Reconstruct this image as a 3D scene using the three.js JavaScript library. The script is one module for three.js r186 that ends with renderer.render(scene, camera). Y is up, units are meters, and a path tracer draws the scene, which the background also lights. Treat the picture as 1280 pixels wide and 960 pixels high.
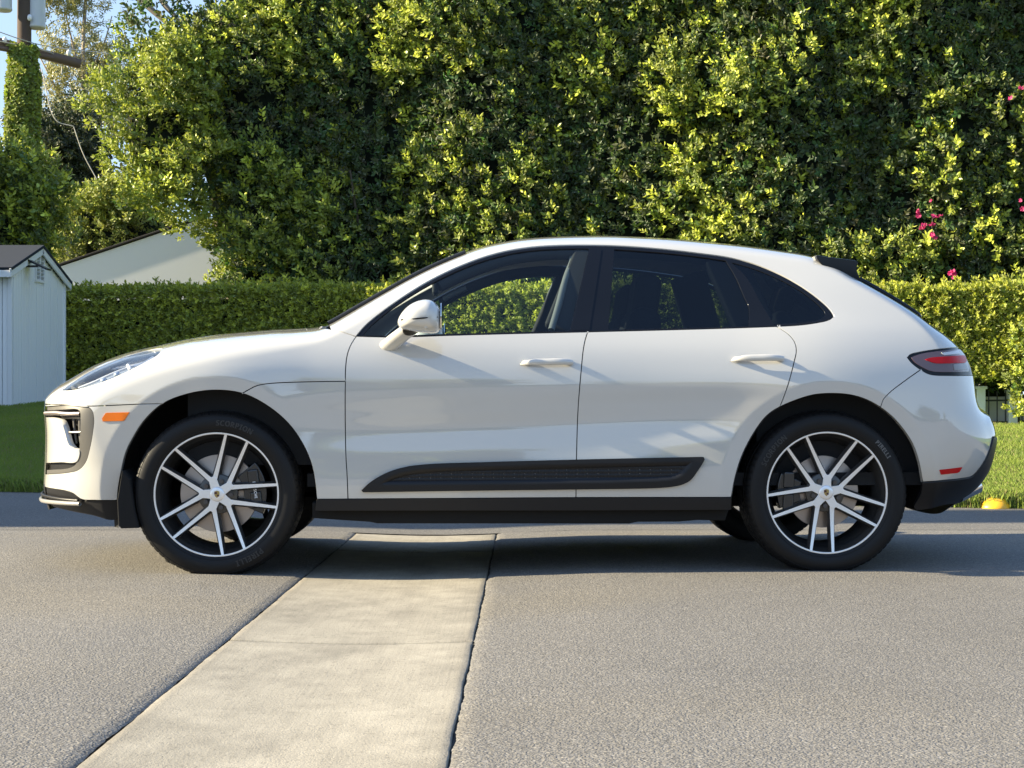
import * as THREE from 'three';
import { mergeGeometries, mergeVertices, toCreasedNormals } from 'three/addons/utils/BufferGeometryUtils.js';
import { RoundedBoxGeometry } from 'three/addons/geometries/RoundedBoxGeometry.js';
import { ImprovedNoise } from 'three/addons/math/ImprovedNoise.js';
import { FontLoader } from 'three/addons/loaders/FontLoader.js';
import { TextGeometry } from 'three/addons/geometries/TextGeometry.js';

// ---------------------------------------------------------------- camera, sky, sun, exposure
const scene = new THREE.Scene();
const FOCAL = 1975, CAM_Y = 0.827, CAM_Z = 8.14, VPX = 658, VPY = 490;      // focal length and vanishing point in photo pixels (1280 x 960)
const camera = new THREE.PerspectiveCamera(2 * Math.atan(480 / FOCAL) * 180 / Math.PI, 4 / 3, 0.1, 600);
camera.position.set(0, CAM_Y, CAM_Z);
camera.lookAt(0, CAM_Y, -100);
camera.setViewOffset(1280, 960, 640 - VPX, 480 - VPY, 1280, 960);
camera.updateProjectionMatrix();

const SUN = new THREE.Vector3(-0.908, 0.41, 0.045).normalize();
{
  // clear late-afternoon sky: pale towards the horizon, deeper blue overhead, a soft warm glow round the sun
  const w = 512, h = 256, a = new Float32Array(w * h * 4);
  for (let j = 0; j < h; j++) for (let i = 0; i < w; i++) {
    const el = ((j + .5) / h - .5) * Math.PI, az = ((i + .5) / w - .5) * 2 * Math.PI, y = Math.sin(el), x = Math.cos(el) * Math.cos(az), z = Math.cos(el) * Math.sin(az);
    const t = Math.pow(Math.max(y, 0), .5), m = x * SUN.x + y * SUN.y + z * SUN.z, glow = .16 * Math.exp(-(1 - m) * 7) + .05 * Math.max(0, m), k = (j * w + i) * 4;
    const haze = Math.exp(-Math.max(y, 0) * 9);
    a[k] = .27 + (.065 - .27) * t + .05 * haze + glow; a[k + 1] = .375 + (.13 - .375) * t + .03 * haze + glow * .84; a[k + 2] = .47 + (.28 - .47) * t + glow * .6; a[k + 3] = 1;
  }
  const sky = new THREE.DataTexture(a, w, h, THREE.RGBAFormat, THREE.FloatType);
  sky.mapping = THREE.EquirectangularReflectionMapping; sky.magFilter = THREE.LinearFilter; sky.wrapS = THREE.RepeatWrapping; sky.needsUpdate = true;
  scene.background = sky; scene.environment = sky;
}
const sun = new THREE.DirectionalLight(new THREE.Color(1.0, 0.86, 0.60), 5.0);
sun.position.copy(SUN).multiplyScalar(60);
sun.castShadow = true;
sun.shadow.mapSize.set(4096, 4096);
Object.assign(sun.shadow.camera, { left: -40, right: 40, top: 40, bottom: -40, near: 1, far: 160 });
scene.add(sun);
const renderer = new THREE.WebGLRenderer({ antialias: true });
renderer.toneMapping = THREE.LinearToneMapping;
renderer.toneMappingExposure = 3.1;
renderer.shadowMap.enabled = true;
renderer.setSize(1024, 768);

// ---------------------------------------------------------------- small helpers
let seed = 12345;
const rnd = () => { seed = (seed * 1664525 + 1013904223) >>> 0; return seed / 4294967296; };
const rr = (a, b) => a + (b - a) * rnd();
const lerp = (a, b, t) => a + (b - a) * t;
const clamp = (v, a = 0, b = 1) => Math.min(b, Math.max(a, v));
const sstep = (a, b, v) => { const t = clamp((v - a) / (b - a)); return t * t * (3 - 2 * t); };
const noise = new ImprovedNoise();
const lin = (r, g, b) => new THREE.Color().setRGB(r, g, b);
const names = {};
function numbered(n) { const k = names[n] = (names[n] ?? -1) + 1; return k ? `${n}_${String(k).padStart(3, '0')}` : n; }
function tag(o, label, category, group, kind) {
  if (label) o.userData.label = label;
  if (category) o.userData.category = category;
  if (group) o.userData.group = group;
  if (kind) o.userData.kind = kind;
  return o;
}
function thing(name, label, category, pos = [0, 0, 0], group) {
  const o = new THREE.Group(); o.name = numbered(name); o.position.set(...pos); scene.add(o);
  return tag(o, label, category, group);
}
function mesh(name, geo, mat, parent) {
  const m = new THREE.Mesh(geo, mat); m.name = parent ? name : numbered(name);
  m.castShadow = m.receiveShadow = true;
  (parent ?? scene).add(m); return m;
}
const struct = (name, geo, mat) => tag(mesh(name, geo, mat), null, null, null, 'structure');
function merge(list) {
  return mergeGeometries(list.map(g => {
    g = g.index ? g.toNonIndexed() : g.clone();
    for (const k of Object.keys(g.attributes)) if (!['position', 'normal', 'uv'].includes(k)) g.deleteAttribute(k);
    if (!g.attributes.uv) g.setAttribute('uv', new THREE.BufferAttribute(new Float32Array(g.attributes.position.count * 2), 2));
    return g;
  }));
}
function box(w, h, d, x = 0, y = 0, z = 0, r = 0) {
  const g = r ? new RoundedBoxGeometry(w, h, d, 2, Math.min(r, w / 2.01, h / 2.01, d / 2.01)) : new THREE.BoxGeometry(w, h, d);
  g.translate(x, y, z); return g;
}
function tube(pts, r, seg = 32, rad = 8, closed = false) {
  return new THREE.TubeGeometry(new THREE.CatmullRomCurve3(pts.map(p => new THREE.Vector3(...p)), closed), seg, r, rad, closed);
}
function rod(a, b, r0, r1 = r0, n = 10) {
  const A = new THREE.Vector3(...a), B = new THREE.Vector3(...b), d = B.clone().sub(A);
  const g = new THREE.CylinderGeometry(r1, r0, d.length(), n, 1);
  g.applyQuaternion(new THREE.Quaternion().setFromUnitVectors(new THREE.Vector3(0, 1, 0), d.clone().normalize()));
  g.translate(...A.add(B).multiplyScalar(0.5).toArray()); return g;
}
function tex(n, m, f, srgb) {
  const a = new Uint8Array(n * m * 4);
  for (let j = 0; j < m; j++) for (let i = 0; i < n; i++) {
    const c = f(i, j), k = (j * n + i) * 4;
    for (let q = 0; q < 3; q++) a[k + q] = clamp(Math.round((Array.isArray(c) ? c[q] : c) * 255), 0, 255);
    a[k + 3] = 255;
  }
  const t = new THREE.DataTexture(a, n, m);
  t.wrapS = t.wrapT = THREE.RepeatWrapping; t.magFilter = THREE.LinearFilter; t.minFilter = THREE.LinearMipmapLinearFilter; t.generateMipmaps = true;
  if (srgb) t.colorSpace = THREE.SRGBColorSpace;
  t.needsUpdate = true; return t;
}
const std = (c, roughness = 0.6, o = {}) => new THREE.MeshStandardMaterial({ color: Array.isArray(c) ? lin(...c) : c, roughness, ...o });
const phy = (c, roughness = 0.6, o = {}) => new THREE.MeshPhysicalMaterial({ color: Array.isArray(c) ? lin(...c) : c, roughness, ...o });

// ---------------------------------------------------------------- the car: materials
const M = {
  paint: phy([0.54, 0.53, 0.495], 0.06, { ior: 1.75, clearcoat: 1, clearcoatRoughness: 0.015 }),
  black: phy([0.012, 0.012, 0.013], 0.45),
  satin: phy([0.009, 0.009, 0.0105], 0.42, { specularIntensity: .7 }),
  gloss: phy([0.006, 0.007, 0.010], 0.06, { specularIntensity: .55 }),
  liner: std([0.006, 0.006, 0.006], 0.95),
  rubber: phy([0.008, 0.008, 0.0085], 0.55, { specularIntensity: .55 }),
  letter: std([0.022, 0.022, 0.023], 0.5),
  silver: std([0.92, 0.91, 0.90], 0.36, { metalness: 0.72 }),
  pocket: phy([0.034, 0.033, 0.032], 0.28, { clearcoat: 0.6, clearcoatRoughness: 0.1 }),
  steel: std([0.42, 0.37, 0.34], 0.4, { metalness: 1 }),
  iron: std([0.10, 0.09, 0.085], 0.55, { metalness: 0.7 }),
  caliper: phy([0.012, 0.013, 0.015], 0.3, { clearcoat: 0.8, clearcoatRoughness: 0.1 }),
  white: std([0.8, 0.8, 0.8], 0.4),
  chrome: std([0.85, 0.85, 0.86], 0.08, { metalness: 1 }),
  grey: std([0.12, 0.115, 0.105], 0.45, { metalness: 0.3 }),
  amber: phy([0.72, 0.16, 0.006], 0.15, { clearcoat: .6 }),
  red: phy([0.5, 0.004, 0.008], 0.2, { specularIntensity: .5 }),
  smoke: phy([0.10, 0.055, 0.06], 0.1, { clearcoat: 1 }),
  glassFront: phy([0.80, 0.88, 0.88], 0, { transmission: 1, thickness: 0, ior: 1.4 }),
  glassRear: phy([0.24, 0.29, 0.32], 0, { transmission: 1, thickness: 0, ior: 1.42 }),
  lens: phy([0.93, 0.95, 0.97], 0, { transmission: 1, thickness: 0, ior: 1.6 }),
  cabin: std([0.010, 0.011, 0.013], 0.8),
  bark: std([0.10, 0.08, 0.06], 0.95),
  lightTrim: std([0.11, 0.12, 0.125], 0.7),
};

// ---------------------------------------------------------------- the car: body surface
// car space: x towards the tail, y up, z out of the left (near) side; hubs at x = -1.4035 and 1.4035
// the car stands slightly askew to the strip, nose nearer the viewer
const YAW = 0.045, CS = Math.cos(YAW), SN = Math.sin(YAW), CAR_X = -0.0487, CAR_Z = 0.0015;
function unpx(px, py, z) {                                          // where the sight line through a photo pixel meets the car's plane z
  const dx = (px - VPX) / FOCAL, dy = -(py - VPY) / FOCAL, ox = -CAR_X, oz = CAM_Z - CAR_Z;
  const t = (z - SN * ox - CS * oz) / (SN * dx - CS);
  return [CS * (ox + t * dx) - SN * (oz - t), CAM_Y + t * dy];
}
function seen(x, y, z) {                                            // the photo pixel of a point of the car
  const wx = CAR_X + x * CS + z * SN, wz = CAR_Z - x * SN + z * CS, k = FOCAL / (CAM_Z - wz);
  return [VPX + wx * k, VPY - (y - CAM_Y) * k];
}
function dense(pts, step = 0.02, closed = false) {                 // centripetal spline through 2-D points, resampled
  const c = new THREE.CatmullRomCurve3(pts.map(p => new THREE.Vector3(p[0], p[1], 0)), closed, 'centripetal');
  const n = Math.max(2, Math.ceil(c.getLength() / step));
  return c.getSpacedPoints(n).slice(0, closed ? n : n + 1).map(v => [v.x, v.y]);
}
// centre outline of the body seen from the side: [photo x, photo y, depth of the silhouette z, bulge to the centre line, rounding length]
const OUT = [
  [60, 655, .5, .04, .5], [54, 630, .5, .045, .5], [52, 610, .5, .05, .5], [53, 592, .5, .05, .5], [54.5, 570, .5, .05, .5], [55.6, 545, .5, .05, .5], [55.4, 518, .5, .05, .48],
  [55.7, 506, .5, .045, .42], [58, 497, .48, .04, .36], [65, 489, .45, .03, .32], [76.7, 480.7, .42, .025, .30], [91.6, 472.3, .4, .02, .28], [118, 458.3, .35, .015, .26], [149.4, 445.8, .3, .012, .24], [172.8, 438.4, .3, .01, .22],
  [200, 432.2, .3, .008, .2], [237.5, 423.8, .3, .006, .18], [275, 417.6, .3, .004, .17], [312, 413.8, .3, .003, .16], [350, 410.9, .3, .003, .15], [380, 409.8, .3, .003, .13],
  [403, 408.6, .4, .012, .12], [415.6, 403.4, .42, .014, .12], [447, 384.4, .45, .015, .12], [478, 366, .45, .015, .12], [509, 348, .45, .015, .12], [540.6, 331.9, .45, .015, .115], [572, 318.2, .45, .015, .11],
  [600, 308, .44, .015, .1], [638, 299.5, .43, .015, .1], [669, 295.6, .43, .015, .1], [700.6, 293.8, .43, .015, .1], [760, 292.7, .43, .015, .1], [800, 294.2, .43, .015, .1], [845, 296.9, .43, .015, .1],
  [880, 300.2, .43, .015, .1], [927, 305.2, .44, .016, .1], [973.8, 311.8, .45, .017, .1], [1010, 318.4, .46, .018, .1], [1038, 330, .48, .02, .1], [1062, 345, .5, .02, .1], [1095, 365.6, .5, .02, .1],
  [1132.5, 389, .52, .022, .11], [1151, 401.5, .54, .024, .13], [1170, 412.5, .56, .03, .17], [1188.8, 424.7, .58, .035, .22], [1202, 435, .66, .055, .27], [1210, 448, .68, .07, .32], [1215, 463, .68, .08, .34], [1217.5, 484, .68, .085, .36], [1219, 500, .68, .085, .38],
  [1225, 514, .68, .085, .4], [1237, 524, .68, .088, .42], [1242.5, 535, .68, .09, .44], [1245, 550, .68, .09, .45], [1242, 568, .68, .09, .45], [1236, 588, .68, .09, .45], [1224, 610, .68, .08, .45], [1208, 626, .68, .07, .45], [1190, 640, .68, .06, .45],
];
const PEXP = 2.5;
let C0 = OUT.map(p => [...unpx(p[0], p[1], p[2]), p[3], p[4]]);
C0 = C0.map((p, i) => {
  const a = C0[Math.max(0, i - 1)], b = C0[Math.min(C0.length - 1, i + 1)], tx = b[0] - a[0], ty = b[1] - a[1], l = Math.hypot(tx, ty);
  return [p[0] - ty / l * p[2], p[1] + tx / l * p[2], p[3]];
});
const LOOP = [];                                                     // dense outline: x, y, inward normal, rounding length
{
  const curve = new THREE.CatmullRomCurve3(C0.map(p => new THREE.Vector3(p[0], p[1], p[2])), false, 'centripetal');
  const pts = curve.getSpacedPoints(640);
  pts.forEach((p, i) => {
    const a = pts[Math.max(0, i - 1)], b = pts[Math.min(640, i + 1)], l = Math.hypot(b.x - a.x, b.y - a.y);
    LOOP.push([p.x, p.y, (b.y - a.y) / l, -(b.x - a.x) / l, p.z]);
  });
}
function nearest(x, y) {
  let best = 1e9, bi = 0;
  for (let i = 0; i < LOOP.length; i++) { const d = (LOOP[i][0] - x) ** 2 + (LOOP[i][1] - y) ** 2; if (d < best) { best = d; bi = i; } }
  let D = Math.sqrt(best);
  for (const j of [bi - 1, bi]) if (j >= 0 && j < LOOP.length - 1) {
    const a = LOOP[j], b = LOOP[j + 1], ex = b[0] - a[0], ey = b[1] - a[1], t = clamp(((x - a[0]) * ex + (y - a[1]) * ey) / (ex * ex + ey * ey));
    D = Math.min(D, Math.hypot(x - a[0] - ex * t, y - a[1] - ey * t));
  }
  return [D, LOOP[bi][4], bi];
}
// smoothed distance and rounding-length fields (a little blurred so that corners of the outline leave no creases inside)
const GX0 = -2.6, GY0 = 0.0, GS = 0.02, GNX = 260, GNY = 92;
const field = [new Float32Array(GNX * GNY), new Float32Array(GNX * GNY)];
for (let j = 0; j < GNY; j++) for (let i = 0; i < GNX; i++) {
  const [D, L] = nearest(GX0 + i * GS, GY0 + j * GS); field[0][j * GNX + i] = D; field[1][j * GNX + i] = L;
}
for (const f of field) for (let pass = 0; pass < 4; pass++) for (const horizontal of [true, false]) {
  const src = f.slice(), R = 3;
  for (let j = 0; j < GNY; j++) for (let i = 0; i < GNX; i++) {
    let s = 0;
    for (let k = -R; k <= R; k++) s += horizontal ? src[j * GNX + clamp(i + k, 0, GNX - 1)] : src[clamp(j + k, 0, GNY - 1) * GNX + i];
    f[j * GNX + i] = s / (2 * R + 1);
  }
}
function cubicAt(f, x, y) {                                         // bicubic lookup
  const u = clamp((x - GX0) / GS, 1, GNX - 3), v = clamp((y - GY0) / GS, 1, GNY - 3), i = Math.floor(u), j = Math.floor(v), a = u - i, b = v - j;
  const w = t => [((-t + 2) * t - 1) * t / 2, ((3 * t - 5) * t * t + 2) / 2, ((-3 * t + 4) * t + 1) * t / 2, (t - 1) * t * t / 2];
  const wx = w(a), wy = w(b); let s = 0;
  for (let q = 0; q < 4; q++) for (let p = 0; p < 4; p++) s += f[(j - 1 + q) * GNX + i - 1 + p] * wx[p] * wy[q];
  return s;
}
// half width of the body by height (rows) at stations along the car (before the outline's rounding)
const KY = [0.10, .30, .42, .545, .56, .645, .66, .75, .86, .95, 1.02, 1.10, 1.20, 1.35, 1.50, 1.65];
const ST = [
  [-2.5, 0.7068, 0.75981, 0.78631, 0.80399, 0.80664, 0.81639, 0.81728, 0.81728, 0.81282, 0.79515, 0.76865, 0.74214, 0.7068, 0.65379, 0.58311, 0.48592],
  [-1.9, 0.79443, 0.84172, 0.86541, 0.87955, 0.88154, 0.88844, 0.88901, 0.89086, 0.88901, 0.87009, 0.83694, 0.79443, 0.7566, 0.69986, 0.62419, 0.52016],
  [-1.4, 0.88, 0.935, 0.95, 0.959, 0.9592, 0.96, 0.96, 0.959, 0.953, 0.935, 0.905, 0.855, 0.79, 0.72, 0.63, 0.53],
  [-0.95, 0.88, 0.92, 0.93, 0.9275, 0.927, 0.921, 0.92, 0.92, 0.924, 0.915, 0.892, 0.85, 0.785, 0.705, 0.61, 0.51],
  [-0.5, 0.875, 0.906, 0.918, 0.9135, 0.9125, 0.9035, 0.902, 0.909, 0.918, 0.909, 0.89, 0.851, 0.787, 0.702, 0.607, 0.5],
  [0, 0.87, 0.904, 0.916, 0.9115, 0.9105, 0.9015, 0.9, 0.908, 0.918, 0.909, 0.89, 0.852, 0.79, 0.703, 0.607, 0.5],
  [0.5, 0.875, 0.91, 0.922, 0.9175, 0.9165, 0.908, 0.9065, 0.911, 0.922, 0.913, 0.894, 0.856, 0.793, 0.706, 0.61, 0.5],
  [0.95, 0.88, 0.925, 0.934, 0.9315, 0.931, 0.926, 0.9255, 0.929, 0.938, 0.926, 0.905, 0.866, 0.802, 0.714, 0.615, 0.5],
  [1.4, 0.89, 0.94, 0.95, 0.956, 0.9565, 0.959, 0.96, 0.962, 0.957, 0.943, 0.92, 0.882, 0.82, 0.728, 0.625, 0.51],
  [1.85, 0.87, 0.915, 0.93, 0.938, 0.9385, 0.94, 0.94, 0.936, 0.928, 0.914, 0.894, 0.862, 0.81, 0.725, 0.63, 0.52],
  [2.1, 0.86, 0.905, 0.925, 0.935, 0.9365, 0.94, 0.94, 0.925, 0.905, 0.89, 0.872, 0.845, 0.8, 0.72, 0.63, 0.52],
  [2.5, 0.85, 0.9, 0.92, 0.93, 0.9315, 0.935, 0.935, 0.918, 0.897, 0.885, 0.865, 0.84, 0.8, 0.72, 0.63, 0.52],
];
function slopes(xs, ys) {                                           // monotone cubic slopes
  const n = xs.length, d = [], m = [];
  for (let i = 0; i < n - 1; i++) d.push((ys[i + 1] - ys[i]) / (xs[i + 1] - xs[i]));
  m[0] = d[0]; m[n - 1] = d[n - 2];
  for (let i = 1; i < n - 1; i++) {
    const h0 = xs[i] - xs[i - 1], h1 = xs[i + 1] - xs[i];
    m[i] = (d[i - 1] * h1 + d[i] * h0) / (h0 + h1);
  }
  return m;
}
function herm(xs, ys, ms, x) {
  let i = 0; while (i < xs.length - 2 && x > xs[i + 1]) i++;
  const h = xs[i + 1] - xs[i], t = clamp((x - xs[i]) / h), t2 = t * t, t3 = t2 * t;
  return ys[i] * (2 * t3 - 3 * t2 + 1) + ms[i] * h * (t3 - 2 * t2 + t) + ys[i + 1] * (-2 * t3 + 3 * t2) + ms[i + 1] * h * (t3 - t2);
}
const SX = ST.map(s => s[0]), COLS = KY.map((_, k) => { const ys = ST.map(s => s[k + 1]); return [ys, slopes(SX, ys)]; });
const HUB = [[-1.4035, 0.36], [1.4035, 0.36]];
const smax = (a, b, k) => { const h = Math.max(k - Math.abs(a - b), 0) / k; return Math.max(a, b) + h * h * k / 4; };
const wcache = new Map();
function base(x, y) {
  const key = Math.round(x * 20000) * 100003 + Math.round(y * 20000);
  if (wcache.has(key)) return wcache.get(key);
  const yy = y - 0.033 * clamp(x, -1.3, 1.1) * (1 - sstep(0.75, 0.95, y));
  const row = COLS.map(c => herm(SX, c[0], c[1], clamp(x, -2.5, 2.5)));
  let z = herm(KY, row, slopes(KY, row), yy);
  const [De] = nearest(x, y), Db = cubicAt(field[0], x, y), L = cubicAt(field[1], x, y);
  const D = lerp(De, Db, sstep(0.02, 0.16, De)), t = 1 - clamp(D / L);
  z *= Math.pow(Math.max(0, 1 - Math.pow(t, PEXP)), 1 / PEXP);
  wcache.set(key, z); return z;
}
// flat band round each wheel arch: inside the crease the surface keeps the width it has at the crease
const BAND = [[0, .528, -1.32, -1.05, 1], [1, .506, 0.7, 0.8, -1]];
function W(x, y) {
  for (const [k, rc, f0, f1, dir] of BAND) {
    const dx = x - HUB[k][0], dy = y - HUB[k][1] - .012, r = Math.hypot(dx, dy);
    if (r > rc + .03 || r < .2 || y < .2) continue;
    const fade = dir > 0 ? 1 - sstep(f0, f1, x) : 1, s = rc - r, soft = .005;
    const back = (s + Math.sqrt(s * s + soft * soft)) / 2 - soft * .05;   // distance pulled back to the crease, rounded
    const e = (r + back) / r, z0 = base(x, y), z1 = base(HUB[k][0] + dx * e, HUB[k][1] + .012 + dy * e);
    return lerp(z0, z1 - .10 * back, fade);
  }
  return base(x, y);
}
function normalAt(x, y) {
  const e = 0.004, zx = (W(x + e, y) - W(x - e, y)) / (2 * e), zy = (W(x, y + e) - W(x, y - e)) / (2 * e), l = Math.hypot(zx, zy, 1);
  return [-zx / l, -zy / l, 1 / l];
}
function onBody(px, py) {                                           // the point of the near side that the photo shows at a pixel
  let z = 0.85, p;
  for (let k = 0; k < 14; k++) { p = unpx(px, py, z); z = lerp(z, W(p[0], p[1]), 0.8); }
  return p;
}
const trace = (list) => list.map(p => onBody(p[0], p[1]));
const line = (list, step = 0.02) => dense(trace(list), step);       // smooth traced line
// inset of the outline: where side panels end and the centre strip begins
const D0 = (i) => { const p = LOOP[i]; return p[4] * 0.14 + (p[4] < 0.125 ? 0.012 : 0); };
const rim = (i) => { const p = LOOP[i], d = D0(i); return [p[0] + p[2] * d, p[1] + p[3] * d]; };
function loopAt(px, py) {                                           // index of the outline point nearest a traced silhouette pixel
  let best = 1e9, bi = 0;
  for (let i = 0; i < LOOP.length; i++) {
    const r = rim(i), z = W(r[0], r[1]), v = seen(r[0], r[1], z), d = (v[0] - px) ** 2 + (v[1] - py) ** 2;
    if (d < best) { best = d; bi = i; }
  }
  return bi;
}
function rimRun(i0, i1) { const out = [], s = i1 > i0 ? 1 : -1; for (let i = i0; i !== i1 + s; i += s) out.push(rim(i)); return out; }

// ---------------------------------------------------------------- panels cut from the body surface
function area2(p) { let a = 0; for (let i = 0; i < p.length; i++) { const q = p[(i + 1) % p.length]; a += p[i][0] * q[1] - q[0] * p[i][1]; } return a; }
function tidy(p, ccw) {
  const out = [];
  for (const q of p) if (!out.length || Math.hypot(q[0] - out.at(-1)[0], q[1] - out.at(-1)[1]) > 1e-4) out.push(q);
  if (Math.hypot(out[0][0] - out.at(-1)[0], out[0][1] - out.at(-1)[1]) < 1e-4) out.pop();
  if ((area2(out) > 0) !== ccw) out.reverse();
  return out;
}
function inset(p, g) {                                              // ccw: shrinks; cw (hole): grows
  return p.map((q, i) => {
    const a = p[(i + p.length - 1) % p.length], b = p[(i + 1) % p.length];
    let n1 = [-(q[1] - a[1]), q[0] - a[0]], n2 = [-(b[1] - q[1]), b[0] - q[0]];
    const l1 = Math.hypot(...n1), l2 = Math.hypot(...n2);
    n1 = [n1[0] / l1, n1[1] / l1]; n2 = [n2[0] / l2, n2[1] / l2];
    const m = [n1[0] + n2[0], n1[1] + n2[1]], k = g / Math.max(0.35, (m[0] * m[0] + m[1] * m[1]) / 2);
    return [q[0] + m[0] * k, q[1] + m[1] * k];
  });
}
function resample(p, step) {
  const out = [];
  p.forEach((q, i) => { const b = p[(i + 1) % p.length], n = Math.max(1, Math.ceil(Math.hypot(b[0] - q[0], b[1] - q[1]) / step)); for (let k = 0; k < n; k++) out.push([lerp(q[0], b[0], k / n), lerp(q[1], b[1], k / n)]); });
  return out;
}
function clipCell(p, x0, y0, x1, y1) {
  const sides = [[0, x0, 1], [0, x1, -1], [1, y0, 1], [1, y1, -1]];
  for (const [ax, v, s] of sides) {
    const out = [];
    for (let i = 0; i < p.length; i++) {
      const a = p[i], b = p[(i + 1) % p.length], da = (a[ax] - v) * s, db = (b[ax] - v) * s;
      if (da >= 0) out.push(a);
      if ((da > 0 && db < 0) || (da < 0 && db > 0)) { const t = da / (da - db), c = [lerp(a[0], b[0], t), lerp(a[1], b[1], t)]; c[ax] = v; out.push(c); }
    }
    p = out; if (!p.length) return p;
  }
  return p;
}
function insideAny(p, x, y) { let c = false; for (let i = 0, j = p.length - 1; i < p.length; j = i++) if ((p[i][1] > y) !== (p[j][1] > y) && x < (p[j][0] - p[i][0]) * (y - p[i][1]) / (p[j][1] - p[i][1]) + p[i][0]) c = !c; return c; }
// poly: closed outline on the near side; opt: holes, off (out of the surface), cell, gap, edge (depth of the returned edge), dz(x, y) extra relief, back
function panel(poly, opt = {}) {
  const { holes = [], off = 0, cell = 0.012, gap = 0.0028, edge = 0.014, dz = null, step = 0.02 } = opt;
  const outer = inset(resample(tidy(poly, true), step), gap), hs = holes.map(h => inset(resample(tidy(h, false), step), gap));
  let key = outer.slice();
  for (const h of hs) {
    let best = 1e9, bi = 0, bj = 0;
    key.forEach((a, i) => h.forEach((b, j) => { const d = (a[0] - b[0]) ** 2 + (a[1] - b[1]) ** 2; if (d < best) { best = d; bi = i; bj = j; } }));
    key = [...key.slice(0, bi + 1), ...h.slice(bj), ...h.slice(0, bj + 1), ...key.slice(bi)];
  }
  const pos = [], nor = [], uv = [], idx = [], seen = new Map();
  const zAt = (x, y) => W(x, y) + (dz ? dz(x, y) : 0);
  const nAt = (x, y) => { const e = 0.004, zx = (zAt(x + e, y) - zAt(x - e, y)) / (2 * e), zy = (zAt(x, y + e) - zAt(x, y - e)) / (2 * e), l = Math.hypot(zx, zy, 1); return [-zx / l, -zy / l, 1 / l]; };
  const place = (x, y, o) => { const n = nAt(x, y); return [[x + n[0] * o, y + n[1] * o, zAt(x, y) + n[2] * o], n]; };
  const vert = (x, y) => {
    const k = Math.round(x * 1e5) + ',' + Math.round(y * 1e5);
    if (seen.has(k)) return seen.get(k);
    const [p, n] = place(x, y, off); pos.push(...p); nor.push(...n); uv.push(x, y);
    seen.set(k, pos.length / 3 - 1); return pos.length / 3 - 1;
  };
  let X0 = 1e9, X1 = -1e9, Y0 = 1e9, Y1 = -1e9;
  for (const q of outer) { X0 = Math.min(X0, q[0]); X1 = Math.max(X1, q[0]); Y0 = Math.min(Y0, q[1]); Y1 = Math.max(Y1, q[1]); }
  const i0 = Math.floor(X0 / cell), i1 = Math.ceil(X1 / cell), j0 = Math.floor(Y0 / cell), j1 = Math.ceil(Y1 / cell);
  for (let i = i0; i < i1; i++) {
    const strip = clipCell(key, i * cell, -9, (i + 1) * cell, 9);
    if (strip.length < 3) continue;
    for (let j = j0; j < j1; j++) {
      const c = clipCell(strip, i * cell, j * cell, (i + 1) * cell, (j + 1) * cell);
      if (c.length < 3 || Math.abs(area2(c)) < 1e-9) continue;
      const v = []; for (const q of c) { const id = vert(q[0], q[1]); if (v.at(-1)?.[0] !== id) v.push([id, q]); }
      if (v.length > 1 && v[0][0] === v.at(-1)[0]) v.pop();
      if (v.length < 3) continue;
      for (const t of THREE.ShapeUtils.triangulateShape(v.map(a => new THREE.Vector2(...a[1])), [])) {
        const [a, b, d] = t.map(k => v[k]); 
        const ar = (b[1][0] - a[1][0]) * (d[1][1] - a[1][1]) - (d[1][0] - a[1][0]) * (b[1][1] - a[1][1]);
        if (ar > 1e-10) idx.push(a[0], b[0], d[0]); else if (ar < -1e-10) idx.push(a[0], d[0], b[0]);
      }
    }
  }
  if (edge) for (const ring of [outer, ...hs]) {
    const base = pos.length / 3, n = ring.length;
    ring.forEach((q, i) => {
      const a = ring[(i + n - 1) % n], b = ring[(i + 1) % n], l = Math.hypot(b[0] - a[0], b[1] - a[1]) || 1, tx = (b[1] - a[1]) / l, ty = -(b[0] - a[0]) / l;
      const [p, nn] = place(q[0], q[1], off), dn = tx * nn[0] + ty * nn[1], t = [tx - dn * nn[0], ty - dn * nn[1], -dn * nn[2]], tl = Math.hypot(...t) || 1;
      const T = t.map(v => v / tl);
      pos.push(...p, ...p.map((v, k) => v + T[k] * 0.0006 - nn[k] * 0.0012), ...p.map((v, k) => v + T[k] * 0.0006 - nn[k] * edge));
      const mid = nn.map((v, k) => (v + T[k]) * 0.7071);
      nor.push(...nn, ...mid, ...T); uv.push(q[0], q[1], q[0], q[1], q[0], q[1]);
    });
    for (let i = 0; i < n; i++) for (let r = 0; r < 2; r++) {
      const a = base + i * 3 + r, b = base + ((i + 1) % n) * 3 + r;
      idx.push(a, a + 1, b, b, a + 1, b + 1);
    }
  }
  const g = new THREE.BufferGeometry();
  g.setAttribute('position', new THREE.Float32BufferAttribute(pos, 3)); g.setAttribute('normal', new THREE.Float32BufferAttribute(nor, 3)); g.setAttribute('uv', new THREE.Float32BufferAttribute(uv, 2));
  g.setIndex(idx); return g;
}
function mirrored(g) {
  g = g.clone(); const p = g.attributes.position, n = g.attributes.normal;
  for (let i = 0; i < p.count; i++) { p.setZ(i, -p.getZ(i)); if (n) n.setZ(i, -n.getZ(i)); }
  if (!g.index) g.setIndex([...Array(p.count).keys()]);
  const a = g.index.array; for (let i = 0; i < a.length; i += 3) { const t = a[i + 1]; a[i + 1] = a[i + 2]; a[i + 2] = t; }
  return g;
}
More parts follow.
